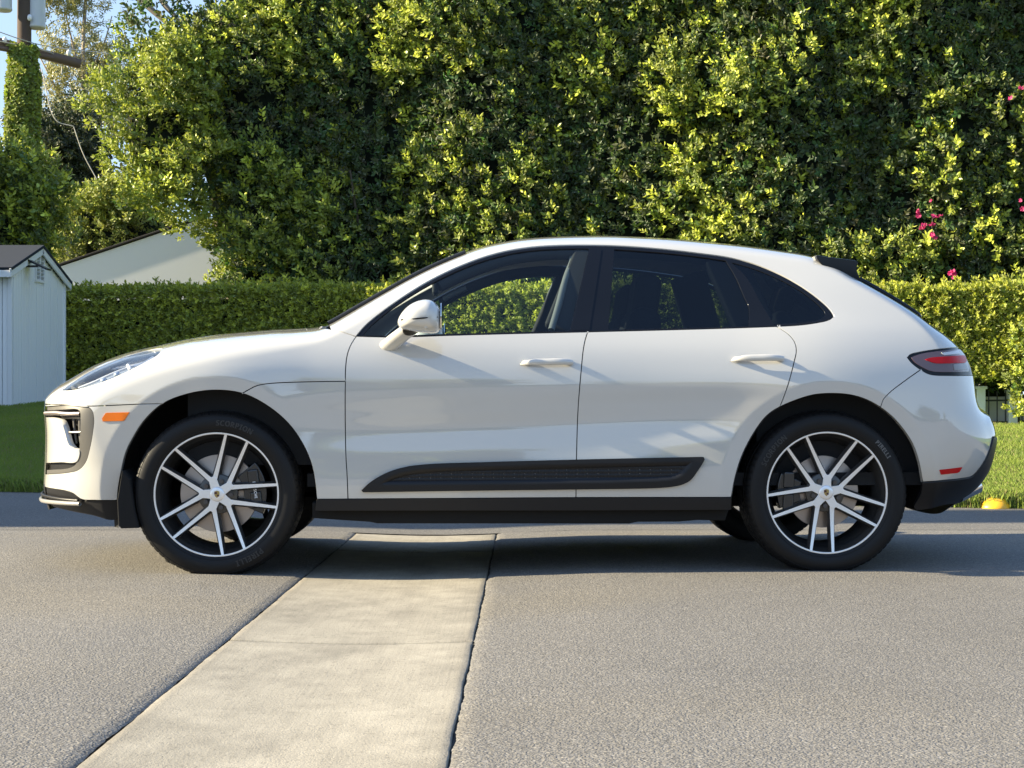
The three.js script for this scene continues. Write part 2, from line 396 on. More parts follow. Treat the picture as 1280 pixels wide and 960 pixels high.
// centre strip between the two sides along the outline, from station i0 to i1
function centre(i0, i1, opt = {}) {
  const { off = 0, n = 22, z0 = null, thick = 0 } = opt, pos = [], idx = [], uv = [], m = i1 - i0 + 1;
  const phi = t => 1 - Math.pow(Math.max(0, 1 - Math.pow(Math.abs(t), PEXP)), 1 / PEXP);
  for (let i = i0; i <= i1; i++) {
    const p = LOOP[i], d = D0(i), r = rim(i), zB = W(r[0], r[1]), tB = Math.pow(1 - Math.pow(1 - Math.min(1, d / p[4]), PEXP), 1 / PEXP), fB = phi(tB);
    for (let k = -n; k <= n; k++) {
      const q = k / n * 1.025, D = d * phi(Math.abs(q) * tB) / fB - off;
      pos.push(p[0] + p[2] * D, p[1] + p[3] * D, zB * q * (1 - 0.0)); uv.push(i * 0.01, q);
    }
  }
  const w = 2 * n + 1;
  for (let i = 0; i < m - 1; i++) for (let k = 0; k < 2 * n; k++) { const a = i * w + k, b = a + w; idx.push(a, a + 1, b, b, a + 1, b + 1); }
  const g = new THREE.BufferGeometry();
  g.setAttribute('position', new THREE.Float32BufferAttribute(pos, 3)); g.setAttribute('uv', new THREE.Float32BufferAttribute(uv, 2)); g.setIndex(idx); g.computeVertexNormals(); return g;
}

// ---------------------------------------------------------------- the car: traced outlines (photo pixels) cut into panels
const font = await new FontLoader().loadAsync('fonts/droid/droid_sans_bold.typeface.json');
const car = thing('parked_car', 'pale grey five-door SUV parked side-on across the concrete strip', 'car', [CAR_X, 0, CAR_Z]);
car.rotation.y = YAW;
const frontArch = line([[146.5, 625.5], [147.5, 612], [151, 591.6], [157, 566], [165, 549], [180.6, 525], [204, 504.2], [237.5, 491.6], [271, 487.6], [303, 491.7], [331, 505], [359, 527.5], [378, 553.8], [389.4, 580], [394, 604], [396, 624]], 0.015);
const rearArch = line([[914.2, 621.6], [918.4, 598.8], [925.5, 574.4], [937.5, 549], [958, 520], [975.2, 508.4], [1012.8, 494.3], [1036, 491.8], [1059.7, 493], [1080, 498.2], [1099.8, 508.5], [1119.6, 525], [1139, 551], [1147, 570.8], [1152, 594.5], [1153.2, 602.5]], 0.015);
const cutAt = (poly, p) => { let b = 1e9, k = 0; poly.forEach((q, i) => { const d = Math.hypot(q[0] - p[0], q[1] - p[1]); if (d < b) { b = d; k = i; } }); return k; };
const clam0 = onBody(303, 491.7), split0 = onBody(203, 504.7), door0 = onBody(975.2, 508.4), quart0 = onBody(1101, 509.2);
const fa = { split: cutAt(frontArch, split0), clam: cutAt(frontArch, clam0) }, ra = { door: cutAt(rearArch, door0), quart: cutAt(rearArch, quart0) };
// shut lines
const splitLine = line([[56.2, 505.4], [80, 505.6], [108, 507.6], [135, 507], [165, 505.6], [203, 504.7]]);
const clamLine = line([[303, 491.7], [311, 487], [322, 481.8], [340.6, 479], [368.8, 477.7], [400, 477], [431.6, 476.6]]);
const doorLine = line([[445.2, 420.6], [439, 430], [434.2, 443], [432, 460], [431.6, 476.6], [431.6, 531], [432.4, 570], [434, 597.5], [435, 623.8]]);
const midLine = line([[734.6, 414.8], [731.5, 425], [729.2, 437], [727, 458], [723.6, 497], [721.2, 550], [720.4, 590], [720, 622]]);
const rearLine = line([[971, 408], [979, 413], [987, 419], [993.6, 428], [995.6, 438], [992.6, 453], [983.5, 486], [975.2, 508.4]]);
const belt = line([[445.3, 420.2], [484, 421.2], [520, 420.6], [560, 419.2], [640, 417], [732, 414.8], [845, 412], [920, 409.8], [971, 407.9], [1000, 406.2], [1022, 403.2], [1036, 399.8], [1041.5, 396]]);
const windowTop = line([[445.3, 419.6], [457.8, 405.5], [478, 389.2], [509.4, 367.3], [540.6, 348.6], [572, 333.6], [600, 322.8], [620, 316.8], [638, 312.6], [669, 308.2], [700.6, 306.4], [740, 306.2], [782.5, 307.6], [829, 311.2], [876, 316.6], [911, 321.6], [942.5, 329.6], [973.8, 342.4], [1005, 360.4], [1028.4, 378.2], [1038, 388], [1041.5, 394]]);
const sillLine = line([[435, 623.8], [560, 623], [720, 622], [914.2, 621.6]]);
const beltTo = (p) => cutAt(belt, p);
const bMid = beltTo(midLine[0]), bRear = beltTo(rearLine[0]);
const iNoseTop = loopAt(56.2, 505.4), iHoodEnd = loopAt(398, 411.5), iPillar = loopAt(414, 410.5), iRoof = loopAt(588, 316), iRoofEnd = loopAt(1022, 321), iGlassEnd = loopAt(1150, 403), iLamp0 = loopAt(1202, 434), iLamp1 = loopAt(1216, 469), iBump = loopAt(1219, 500), iTail = loopAt(1240.5, 546), iNoseLow = loopAt(54.5, 606);
const lampOut = line([[1134.4, 447], [1138, 443.2], [1150, 440], [1170, 436.8], [1186, 435], [1195, 434.2]], .01), lampLow = line([[1208, 469.3], [1190, 469.3], [1162.5, 467.8], [1151, 462], [1140, 453.8], [1134.4, 447]], .01);
const rearJoin = line([[1101, 509.2], [1104, 500], [1112, 491], [1131, 476.2], [1151, 462]]);
const pillarJoin = line([[413.5, 411.5], [430, 415.5], [445.2, 420.6]]);
const headlampOutline = [...line([[77.8, 487.6], [91.6, 477.4], [115, 463.2], [149.4, 448.6], [175, 440.8], [192, 436.8], [202, 435.8]], .01), ...line([[202, 435.8], [198.5, 441.6], [185, 450], [165, 460.6], [133.8, 474.6], [110, 482.6], [92, 486.8], [77.8, 487.6]], .01)];
const inletEdge = line([[57.5, 508.4], [75, 507], [98, 506.4], [108.8, 508.2], [115, 514], [117, 525], [115.6, 540], [112, 560], [106.6, 577.5], [98, 587], [85, 590.5], [56.5, 592.4]], .012);
const bothSides = (build) => { build(1); build(-1); };
const sideGeo = (s, g) => s > 0 ? g : mirrored(g);
const G = {};                                                        // near-side geometries, built once and mirrored
function sidePart(name, s, make, mat, parent = car) { G[name + parent.name] ??= make(); return mesh(name, sideGeo(s, G[name + parent.name]), mat, parent); }
function local(g, s, p) { return g; }

const hoodPoly = [...rimRun(iNoseTop, iHoodEnd), ...pillarJoin, ...doorLine.slice(0, cutAt(doorLine, clamLine.at(-1)) + 1), ...clamLine.slice().reverse(), ...frontArch.slice(fa.split, fa.clam + 1).reverse(), ...splitLine.slice().reverse()];
const iIn0 = loopAt(54.8, 592.4), iIn1 = loopAt(55.6, 508.5), iSlot = loopAt(54.8, 578), iBar = loopAt(55.4, 522.5);
const bumperPoly = [...rimRun(iNoseLow, iIn0), ...inletEdge.slice().reverse(), ...rimRun(iIn1, iNoseTop), ...splitLine, ...frontArch.slice(0, fa.split + 1).reverse(), ...line([[146.5, 625.5], [120, 625.4], [103, 624.6], [97.5, 621.5], [91, 616.5], [82, 613.6], [54.5, 608]], .01)];
const fenderPoly = [...clamLine, ...doorLine.slice(cutAt(doorLine, clamLine.at(-1))), onBody(396, 624), ...frontArch.slice(fa.clam).reverse()];
const frontDoorPoly = [...doorLine.slice().reverse(), ...belt.slice(0, bMid + 1), ...midLine, ...sillLine.slice(0, cutAt(sillLine, midLine.at(-1))).reverse()];
const rearDoorPoly = [...midLine.slice().reverse(), ...belt.slice(bMid + 1, bRear), ...rearLine, ...rearArch.slice(0, ra.door).reverse(), ...sillLine.slice(cutAt(sillLine, midLine.at(-1)) + 1).reverse()];
const quarterPoly = [...pillarJoin, ...windowTop, ...belt.slice(bRear).reverse(), ...rearLine, ...rearArch.slice(ra.door, ra.quart), ...rearJoin, ...lampLow.slice(cutAt(lampLow, onBody(1151, 462))), ...lampOut, ...rimRun(iLamp0, iPillar)];
const valTop = line([[1153.2, 602.5], [1180, 600.4], [1205, 597.6], [1215, 595], [1224, 585.5], [1231, 575], [1236.5, 562], [1240.5, 546]]);
const rearBumperPoly = [...rearJoin, ...lampLow.slice(0, cutAt(lampLow, onBody(1151, 462)) + 1).reverse(), ...rimRun(iLamp1, iTail), ...valTop.slice().reverse(), ...rearArch.slice(ra.quart).reverse()];
const valancePoly = [...valTop, ...rimRun(iTail, loopAt(1209, 625)), ...line([[1206, 626], [1180, 630.6], [1142, 636], [1150, 618], [1153.2, 602.5]], .02)];
const splitterPoly = [...line([[146.5, 626.5], [146.5, 649], [110, 644], [80, 638], [62, 633]]), ...line([[62, 626], [98, 627], [146.5, 626.5]])];
const bladeOutline = [...line([[452, 612.6], [463, 602.7], [482, 591.6], [505.6, 584], [533.8, 580.4], [604, 577.8], [720, 574.6], [781, 573.2], [876, 571.2]], .012), ...line([[879, 571.4], [880.5, 573], [879, 577], [872.7, 587], [862.5, 600], [853, 605], [842, 607.6], [822, 609.4], [720, 611.2], [590, 612.8], [470, 614.6], [454, 614.8]], .012)];

const glassY = (x, y) => -0.007;
const frontPane = [...line([[455, 417.5], [463, 408], [481, 392.6], [511.5, 371.2], [542, 353], [573, 338], [601, 327.2], [639, 317], [670, 312.6], [701, 310.8], [735.6, 310.6]], .015), ...line([[735.6, 310.6], [725, 357], [712, 412.2]], .02), ...line([[712, 412.2], [640, 414.2], [560, 416.2], [484, 418.3], [455, 417.5]], .02)];
const rearPane = [...line([[768.4, 311.4], [829, 315.8], [876, 321], [907, 325.6]], .02), ...line([[907, 325.6], [919, 345.6], [930, 371], [935.4, 383], [935.6, 406.8]], .02), ...line([[935.6, 406.8], [845, 409], [761.2, 411]], .02), ...line([[761.2, 411], [765, 360], [768.4, 311.4]], .02)];
const quarterPane = [...line([[915, 328], [943, 336], [973, 348.4], [1003, 365], [1022, 380], [1029.5, 388], [1031, 393], [1024, 398.5], [1000, 402], [968, 404.6]], .015), ...line([[968, 404.6], [950, 375], [933, 345], [915, 328]], .02)];
const windowOutline = [...windowTop, ...belt.slice().reverse()];

const inletOutline = [...inletEdge, ...rimRun(iIn0, iIn1)];
function buildSide(s) {
  const near = s > 0;
  const hood = sidePart('fender_and_bonnet_side', s, () => panel(hoodPoly, { holes: [headlampOutline], cell: .01 }), M.paint);
  const lampRoot = new THREE.Group(); lampRoot.name = 'headlamp'; car.add(lampRoot);
  sidePart('lamp_bowl', s, () => panel(headlampOutline, { off: -.045, edge: 0, cell: .03 }), M.lampBowl, lampRoot);
  sidePart('lamp_lens', s, () => panel(headlampOutline, { off: -.001, cell: .02, edge: .02, gap: .003 }), M.lens, lampRoot);
  headlampInside(lampRoot, s);
  sidePart('front_fender', s, () => panel(fenderPoly, { cell: .01 }), M.paint);
  const fb = sidePart('front_bumper', s, () => panel(bumperPoly, { cell: .01, edge: .03 }), M.paint);
  bumperParts(s);
  const d1 = sidePart('front_door', s, () => panel(frontDoorPoly, {}), M.paint);
  const d2 = sidePart('rear_door', s, () => panel(rearDoorPoly, {}), M.paint);
  sidePart('body_side', s, () => panel(quarterPoly, { cell: .01 }), M.paint);
  sidePart('rear_bumper', s, () => panel(rearBumperPoly, { cell: .01 }), M.paint);
  sidePart('rear_valance', s, () => panel(valancePoly, { off: .006, cell: .02, edge: .03 }), M.satin);
  // windows: black frame and panes
  sidePart('window_frame', s, () => panel(windowOutline, { holes: [frontPane, rearPane, quarterPane], off: -.003, edge: .012 }), M.gloss);
  sidePart('window_pane', s, () => panel(frontPane, { off: -.010, edge: 0, gap: -.006 }), M.glassFront, d1);
  sidePart('window_pane', s, () => panel(rearPane, { off: -.010, edge: 0, gap: -.006 }), M.glassRear, d2);
  sidePart('quarter_window', s, () => panel(quarterPane, { off: -.008, edge: 0, gap: -.006 }), M.glassRear);
  // black pillar sheets between the panes, a little proud of the frame
  sidePart('pillar_cover', s, () => panel([...line([[737.5, 312.4], [767, 312.2], [760, 410.6], [713.8, 412]], .02)].length ? [onBody(737, 311.8), onBody(752, 311.8), onBody(737, 412.4), onBody(713.5, 413)] : [], { off: -.0005, edge: .006, gap: .001 }), M.gloss);
  // dark inner skin that closes the gaps and the cabin
  sidePart('inner_skin', s, () => merge([
    panel([...frontDoorPoly], { off: -.03, edge: 0, gap: -.012, cell: .05 }), panel([...rearDoorPoly], { off: -.03, edge: 0, gap: -.012, cell: .05 }),
    panel([...fenderPoly], { off: -.026, edge: 0, gap: .004, cell: .05 }),
  ]), M.cabin);
  sidePart('side_blade', s, () => bladeGeo(), M.satin);
  // sill
  sidePart('sill', s, () => merge([
    panel([...line([[396, 624.2], [720, 622.3], [914, 622]]), ...line([[914, 637], [720, 638], [394, 638.4]]).slice()], { off: .004, edge: .04, gap: .001, cell: .03 }),
  ]), M.satin);
  for (const [k, arch] of [[0, frontArch], [1, rearArch]]) wheelHousing(s, k, arch);
  doorHandle(d1, s, 0); doorHandle(d2, s, 1);
  sideMirror(d1, s);
  tailLamp(s);
  // amber marker and red reflector
  sidePart('side_marker', s, () => panel([onBody(127, 522.9), onBody(131.6, 516), onBody(134, 515.3), onBody(163.4, 514.6), onBody(156, 526.2), onBody(153.5, 526.8), onBody(128, 527.4)], { off: .004, edge: .006, cell: .03, step: .01 }), M.amber);
  sidePart('reflector', s, () => panel([onBody(1173.2, 586.8), onBody(1203.8, 583.2), onBody(1199, 590.4), onBody(1196, 591.6), onBody(1175.6, 593.8)], { off: .003, edge: .006, cell: .03, step: .01 }), M.red);
}
M.lampBowl = std([0.34, 0.39, 0.46], 0.3, { metalness: 0.45 });
function headlampInside(root, s) {
  const inside = [];
  const strip = (pts, r) => { const t = pts.map(p => { const q = onBody(p[0], p[1]); const n = normalAt(q[0], q[1]), z = W(q[0], q[1]); return [q[0] - n[0] * p[2], q[1] - n[1] * p[2], (z - n[2] * p[2])]; }); return tube(t, r, 24, 8); };
  G.hl ??= [
    merge([strip([[94, 480, .026], [118, 469, .03], [140, 459, .03], [168, 448, .032]], .006)]),
    merge([strip([[158, 452, .02], [160, 456, .018], [161, 460, .016]], .009)]),
    [[126, 471, .017], [143, 463, .017]].map(p => { const q = onBody(p[0], p[1]), n = normalAt(q[0], q[1]), z = W(q[0], q[1]); const g = new THREE.SphereGeometry(p[2], 16, 10); g.translate(q[0] - n[0] * .028, q[1] - n[1] * .028, z - n[2] * .028); return g; }),
    merge([strip([[165, 451, .034], [178, 447, .034], [190, 441, .03]], .014)]),
  ];
  mesh('reflector_strip', sideGeo(s, G.hl[0]), M.lensWhite, root); mesh('daytime_light', sideGeo(s, G.hl[1]), M.white, root);
  for (const g of G.hl[2]) mesh('projector', sideGeo(s, g), M.lampBowl, root); mesh('lamp_insert', sideGeo(s, G.hl[3]), M.lampBowl, root);
}
function bladeGeo() {
  // raised rim round a recessed panel with a fine diamond relief
  const inner = [...line([[474, 606], [486, 596.5], [505.6, 590], [533.8, 586], [604, 583.2], [720, 580.4], [800, 578.6], [866, 577]], .015), ...line([[866, 577], [858, 589], [848, 596.5], [836, 599.6], [720, 603.4], [590, 605], [474, 606]], .015)];
  const flat = inner.slice();
  const rise = (x, y) => {
    let d = 1e9; for (let i = 0, j = flat.length - 1; i < flat.length; j = i++) { const ex = flat[j][0] - flat[i][0], ey = flat[j][1] - flat[i][1], t = clamp(((x - flat[i][0]) * ex + (y - flat[i][1]) * ey) / (ex * ex + ey * ey + 1e-12)); d = Math.min(d, Math.hypot(x - flat[i][0] - ex * t, y - flat[i][1] - ey * t)); }
    if (!insideAny(flat, x, y)) return 0;
    const k = sstep(0, .016, d), u = (x + y * 0.9) / .016, v = (x - y * 0.9) / .016;
    return -.012 * k + .003 * k * (Math.sin(u * 3.1416) * Math.sin(v * 3.1416));
  };
  const whole = tidy(bladeOutline, true), m = cutAt(belt, belt[0]);
  const g = panel(whole, { off: .014, dz: rise, cell: .006, edge: .02, gap: 0 });
  return g;
}
function wheelHousing(s, k, arch) {
  const key = 'wh' + k;
  G[key] ??= (() => {
    // a lip turned in from the panel edge, then a dark arched liner
    const pos = [], idx = [], dark = [], di = [], hub = HUB[k];
    const n = arch.length;
    arch.forEach((q) => { const z = W(q[0], q[1]); pos.push(q[0], q[1], z - .001, q[0], q[1], z - .03); });
    for (let i = 0; i < n - 1; i++) { const a = i * 2; idx.push(a, a + 1, a + 2, a + 2, a + 1, a + 3); }
    const L = [...arch];
    if (k === 0) L.unshift([arch[0][0] + .002, .205]); else L.push([arch.at(-1)[0] - .002, .27]);
    L.forEach(q => {
      const dx = q[0] - hub[0], dy = q[1] - hub[1], z = W(q[0], Math.max(q[1], .3)), r = Math.hypot(dx, dy), e = 1 + .03 / r;
      dark.push(q[0], q[1], z - .012, q[0] + dx * (e - 1), q[1] + dy * (e - 1) * (q[1] > .4 ? 1 : 0), z - .06, q[0] + dx * (e - 1), q[1] + dy * (e - 1) * (q[1] > .4 ? 1 : 0), .5, hub[0], hub[1], .48);
    });
    for (let i = 0; i < L.length - 1; i++) for (let r = 0; r < 3; r++) { const a = i * 4 + r, b = a + 4; di.push(a, a + 1, b, b, a + 1, b + 1); }
    const mk = (p, i) => { const g = new THREE.BufferGeometry(); g.setAttribute('position', new THREE.Float32BufferAttribute(p, 3)); g.setIndex(i); g.computeVertexNormals(); return g; };
    const fl = [];
    if (k === 0) {                                                    // rubber flap ahead of the front wheel
      const a = unpx(146.5, 626, .93), b = unpx(148, 657, .93), c = unpx(151, 660, .93), d = unpx(171, 659.5, .93), e = unpx(166, 640, .93), f = unpx(160, 600, .93), h = unpx(152, 590, .93);
      const sh = new THREE.Shape([a, b, c, d, e, f, h].map(p => new THREE.Vector2(...p)));
      const g = new THREE.ExtrudeGeometry(sh, { depth: .25, bevelEnabled: true, bevelSize: .004, bevelThickness: .004, bevelSegments: 2 }); g.translate(0, 0, .66); fl.push(g);
    }
    return [mk(pos, idx), merge([mk(dark, di), ...fl])];
  })();
  mesh('wheel_arch_lip', sideGeo(s, G[key][0]), M.paint, car);
  mesh('wheel_housing', sideGeo(s, G[key][1]), M.liner, car);
}
function doorHandle(door, s, k) {
  const key = 'handle' + k;
  G[key] ??= (() => {
    const p = k ? [[913, 451.2], [925, 448.2], [945, 447.4], [963, 447.2], [979, 448.2]] : [[649.8, 455.6], [662, 453], [682, 452.6], [700, 452.2], [716, 453]];
    const pts = p.map(q => { const b = onBody(...q); return new THREE.Vector3(b[0], b[1], W(b[0], b[1])); });
    const rise = [0.004, .026, .032, .033, .024], c = new THREE.CatmullRomCurve3(pts.map((v, i) => v.clone().setZ(v.z + rise[i])));
    const n = 40, m = 14, pos = [], idx = [];
    for (let i = 0; i <= n; i++) {
      const t = i / n, v = c.getPoint(t), e = Math.pow(Math.max(0, 1 - Math.pow(Math.abs(2 * t - 1.04) / 1.04, 5)), .5) * (t < .5 ? lerp(.55, 1, sstep(0, .45, t)) : 1);
      for (let j = 0; j < m; j++) { const a = j / m * Math.PI * 2; pos.push(v.x, v.y + Math.sin(a) * .0155 * e, v.z + Math.cos(a) * .0085 * Math.max(e, .2)); }
    }
    for (let i = 0; i < n; i++) for (let j = 0; j < m; j++) { const a = i * m + j, b = i * m + (j + 1) % m; idx.push(a, a + m, b, b, a + m, b + m); }
    const g = new THREE.BufferGeometry(); g.setAttribute('position', new THREE.Float32BufferAttribute(pos, 3)); g.setIndex(idx); g.computeVertexNormals();
    const foot = [0, 4].map(i => { const v = pts[i]; const q = new THREE.SphereGeometry(.014, 14, 10); q.scale(1.5, .95, 1); q.translate(v.x + (i ? -.02 : .03), v.y + (i ? 0 : .008), v.z + .006); return q; });
    const h = pts[2], cup = new THREE.SphereGeometry(1, 24, 12, 0, Math.PI * 2, 0, Math.PI / 2); cup.rotateX(Math.PI / 2); cup.scale(.075, .034, .003); cup.translate(h.x + .004, h.y - .004, h.z - .001);
    return [merge([g, ...foot]), cup];
  })();
  mesh('door_handle', sideGeo(s, G[key][0]), M.paint, door);
}
function sideMirror(door, s) {
  G.mirror ??= (() => {
    // head: lofted rounded shell, arm: tapered and flattened tube from the door skin
    const Z = 1.06, at = (x, y, z) => [...unpx(x, y, Z), z];
    const head = [], idx = [], rings = 40, m = 44;
    const cx = 527, cy = 396;
    // outline of the head in the photo, by angle
    const outline = dense([[496.9, 404], [498.4, 396.9], [507.8, 384.4], [520, 376.8], [532.8, 374.2], [541, 376], [547, 381], [551, 389], [552.2, 398], [551.6, 409], [547, 415.4], [540.6, 416.6], [525, 415.4], [510, 413], [500, 410]], .5, true);
    const N = outline.length;
    for (let i = 0; i <= rings; i++) {
      const t = i / rings, a = (t - .5) * Math.PI, f = Math.pow(Math.cos(a) + 1e-6, .62), z = Z + Math.sin(a) * .112 - .01;
      for (let j = 0; j < N; j++) { const o = outline[j], lean = (1 - f) * 6; head.push(...at(cx + (o[0] - cx) * f + lean, cy + (o[1] - cy) * f, z)); }
    }
    for (let i = 0; i < rings; i++) for (let j = 0; j < N; j++) { const a = i * N + j, b = i * N + (j + 1) % N; idx.push(a, b, a + N, b, b + N, a + N); }
    let g = new THREE.BufferGeometry(); g.setAttribute('position', new THREE.Float32BufferAttribute(head, 3)); g.setIndex(idx); g.computeVertexNormals();
    const arm = [], ai = [], na = 16, ma = 20, A = onBody(489, 431), za = W(A[0], A[1]);
    const p0 = new THREE.Vector3(A[0] - .012, A[1] - .006, za - .02), p1 = new THREE.Vector3(A[0] + .03, A[1] + .03, za + .07), p2 = new THREE.Vector3(...at(515, 409, Z - .045));
    const cv = new THREE.QuadraticBezierCurve3(p0, p1, p2);
    for (let i = 0; i <= na; i++) {
      const t = i / na, v = cv.getPoint(t), w = lerp(.052, .044, t), h = lerp(.042, .036, t);
      for (let j = 0; j < ma; j++) { const a = j / ma * Math.PI * 2; arm.push(v.x + Math.cos(a) * w, v.y + Math.sin(a) * h * .95 + Math.cos(a) * .012, v.z + Math.sin(a) * .012 - .0 * t); }
    }
    for (let i = 0; i < na; i++) for (let j = 0; j < ma; j++) { const a = i * ma + j, b = i * ma + (j + 1) % ma; ai.push(a, b, a + ma, b, b + ma, a + ma); }
    let ga = new THREE.BufferGeometry(); ga.setAttribute('position', new THREE.Float32BufferAttribute(arm, 3)); ga.setIndex(ai); ga.computeVertexNormals();
    const sl = tube([[502, 400.6], [512, 400.2], [523, 399.4], [535, 398.4], [547, 397.4]].map((q, i) => at(q[0], q[1], Z + [.062, .087, .101, .099, .078][i])), .0035, 30, 8);
    const eye = new THREE.SphereGeometry(.013, 16, 12); eye.translate(...at(533, 409, Z + .075));
    const glass = new THREE.CylinderGeometry(.078, .078, .004, 30); glass.rotateZ(Math.PI / 2); glass.scale(1, .85, 1); glass.translate(...at(551.4, 397, Z - .005));
    return [g, ga, sl, eye, glass];
  })();
  const root = new THREE.Group(); root.name = 'side_mirror'; car.add(root);
  mesh('mirror_head', sideGeo(s, G.mirror[0]), M.paint, root); mesh('mirror_arm', sideGeo(s, G.mirror[1]), M.paint, root);
  mesh('turn_light', sideGeo(s, G.mirror[2]), M.gloss, root); mesh('camera_pod', sideGeo(s, G.mirror[3]), M.paint, root); mesh('mirror_glass', sideGeo(s, G.mirror[4]), M.chrome, root);
}
function tailLamp(s) {
  const root = new THREE.Group(); root.name = 'tail_lamp'; car.add(root);
  const whole = [...lampOut, ...rimRun(iLamp0, iLamp1), ...lampLow];
  sidePart('lamp_frame', s, () => panel(whole, { off: -.001, cell: .02, edge: .02, gap: .001 }), M.gloss, root);
  const inner = [...line([[1139, 447], [1150, 443], [1170, 439.6], [1196, 437.2], [1201, 437.4]], .012), ...line([[1204.5, 442], [1208.5, 452], [1210.5, 461]], .012), ...line([[1210, 464.5], [1190, 465], [1164, 463.8], [1153, 459], [1143, 452.4], [1139, 447]], .012)];
  sidePart('lamp_lens', s, () => panel(inner, { off: .003, cell: .02, edge: .005, gap: 0 }), M.smoke, root);
  sidePart('light_bar', s, () => panel([...line([[1156, 449.6], [1163, 447.6], [1180, 446.2], [1203.5, 444.8]], .012), ...line([[1205.5, 446], [1207, 452]], .012), ...line([[1204.5, 454], [1185, 454.2], [1168, 454], [1156, 449.6]], .012)], { off: .007, cell: .02, edge: .006, gap: 0 }), M.red, root);
  sidePart('reversing_light', s, () => panel([onBody(1191, 455.8), onBody(1206, 455.4), onBody(1208.5, 462.4), onBody(1192, 462.8)], { off: .006, cell: .02, edge: .004, gap: 0, step: .01 }), M.reverse, root);
  sidePart('upper_reflector', s, () => panel([onBody(1176, 441.6), onBody(1197, 438.6), onBody(1199, 442.4), onBody(1180, 444.2)], { off: .006, cell: .02, edge: .004, gap: 0, step: .01 }), M.lensWhite, root);
}
M.reverse = phy([0.22, 0.21, 0.21], 0.2, { clearcoat: .5 });
M.lensWhite = phy([0.55, 0.56, 0.58], 0.15, { clearcoat: 1 });
function bumperParts(s) {
  // inlet: dark grey bowl, satin frame moulding, bars, fins
  const root = new THREE.Group(); root.name = 'air_inlet'; car.add(root);
  G.inlet ??= (() => {
    const pt = (px, py, d = 0) => { const q = onBody(px, py), n = normalAt(q[0], q[1]), z = W(q[0], q[1]); return [q[0] - n[0] * d, q[1] - n[1] * d, z - n[2] * d]; };
    const bowl = panel(inletOutline, { off: -.07, edge: 0, gap: -.01, cell: .03 });
    const wall = []; { const o = inletEdge, pos = [], idx = []; o.forEach(q => { const n = normalAt(q[0], q[1]), z = W(q[0], q[1]); pos.push(q[0] - n[0] * .002, q[1] - n[1] * .002, z - n[2] * .002, q[0] - n[0] * .075, q[1] - n[1] * .075, z - n[2] * .075); }); for (let i = 0; i < o.length - 1; i++) { const a = i * 2, b = a + 2; idx.push(a, b, a + 1, b, b + 1, a + 1); } const g = new THREE.BufferGeometry(); g.setAttribute('position', new THREE.Float32BufferAttribute(pos, 3)); g.setIndex(idx); g.computeVertexNormals(); wall.push(g); }
    const frameIn = line([[57.5, 513], [80, 511.5], [94, 511], [98.5, 514], [99.5, 522], [98.6, 550], [97.5, 566], [95, 578], [88, 584.5], [56.5, 587.5]], .012);
    const frame = panel([...inletEdge, ...frameIn.slice().reverse()], { off: -.006, edge: .03, gap: .0005, cell: .012 });
    // white centre nose that projects between the two inlets, and its lip
    const nose = panel([...rimRun(iSlot, iBar), ...line([[57.5, 522.5], [68, 522.8], [75, 527], [80, 540], [85, 556], [91, 562], [98, 563], [95, 576.6], [75, 577.4], [57, 578]], .012)], { off: -.002, edge: .03, gap: -.001, cell: .015 });
    const bar = [tube([pt(58, 516.6, -.004), pt(70, 516.2, 0), pt(84, 517.4, .006), pt(98, 517, .012)], .010, 20, 10), tube([pt(72, 541.2, .03), pt(84, 541, .02), pt(98.5, 540.6, .016)], .0055, 20, 8)];
    const fins = [tube([pt(80, 524, .05), pt(81.5, 540, .05), pt(84, 556, .05)], .007, 16, 8), tube([pt(91, 524, .045), pt(91.5, 545, .045), pt(95, 560, .04)], .012, 16, 8)];
    const lowIn = panel([...line([[57.5, 579.2], [75, 578.6], [94, 577.6], [90, 585], [84, 588.4], [57.5, 590.6]], .012), ...line([[57.5, 590.6], [57.5, 579.2]], .02)], { off: -.02, edge: .02, gap: 0, cell: .02 });
    return [merge([bowl, ...wall]), frame, nose, bar, fins, lowIn];
  })();
  mesh('inlet_bowl', sideGeo(s, G.inlet[0]), M.satin, root); mesh('inlet_frame', sideGeo(s, G.inlet[1]), M.grey, root); mesh('nose_panel', sideGeo(s, G.inlet[2]), M.paint, root);
  for (const g of G.inlet[3]) mesh('inlet_bar', sideGeo(s, g), M.steel, root); for (const g of G.inlet[4]) mesh('fin', sideGeo(s, g), M.grey, root); mesh('lower_grille', sideGeo(s, G.inlet[5]), M.satin, root);
  // splitter, chin and bright lip
  G.chin ??= (() => {
    const pt = (px, py, d = 0, y = 0) => { const q = onBody(px, py), n = normalAt(q[0], q[1]), z = W(q[0], q[1]); return [q[0] - n[0] * d, q[1] - n[1] * d + y, z - n[2] * d]; };
    const up = panel([...line([[57, 609.2], [82, 614], [91, 617], [97.5, 622], [101, 625]], .01), ...line([[101, 627.5], [75, 626], [58, 623]], .01)], { off: -.004, edge: .02, gap: 0, cell: .02 });
    const low = panel(splitterPoly, { off: -.01, edge: .02, gap: 0, cell: .02 });
    return [up, low];
  })();
  mesh('lower_intake', sideGeo(s, G.chin[0]), M.satin, car); mesh('chin_spoiler', sideGeo(s, G.chin[1]), M.satin, car);
  
}
M.satinLip = phy([0.30, 0.29, 0.27], 0.3, { clearcoat: .5 });
buildSide(1); buildSide(-1);

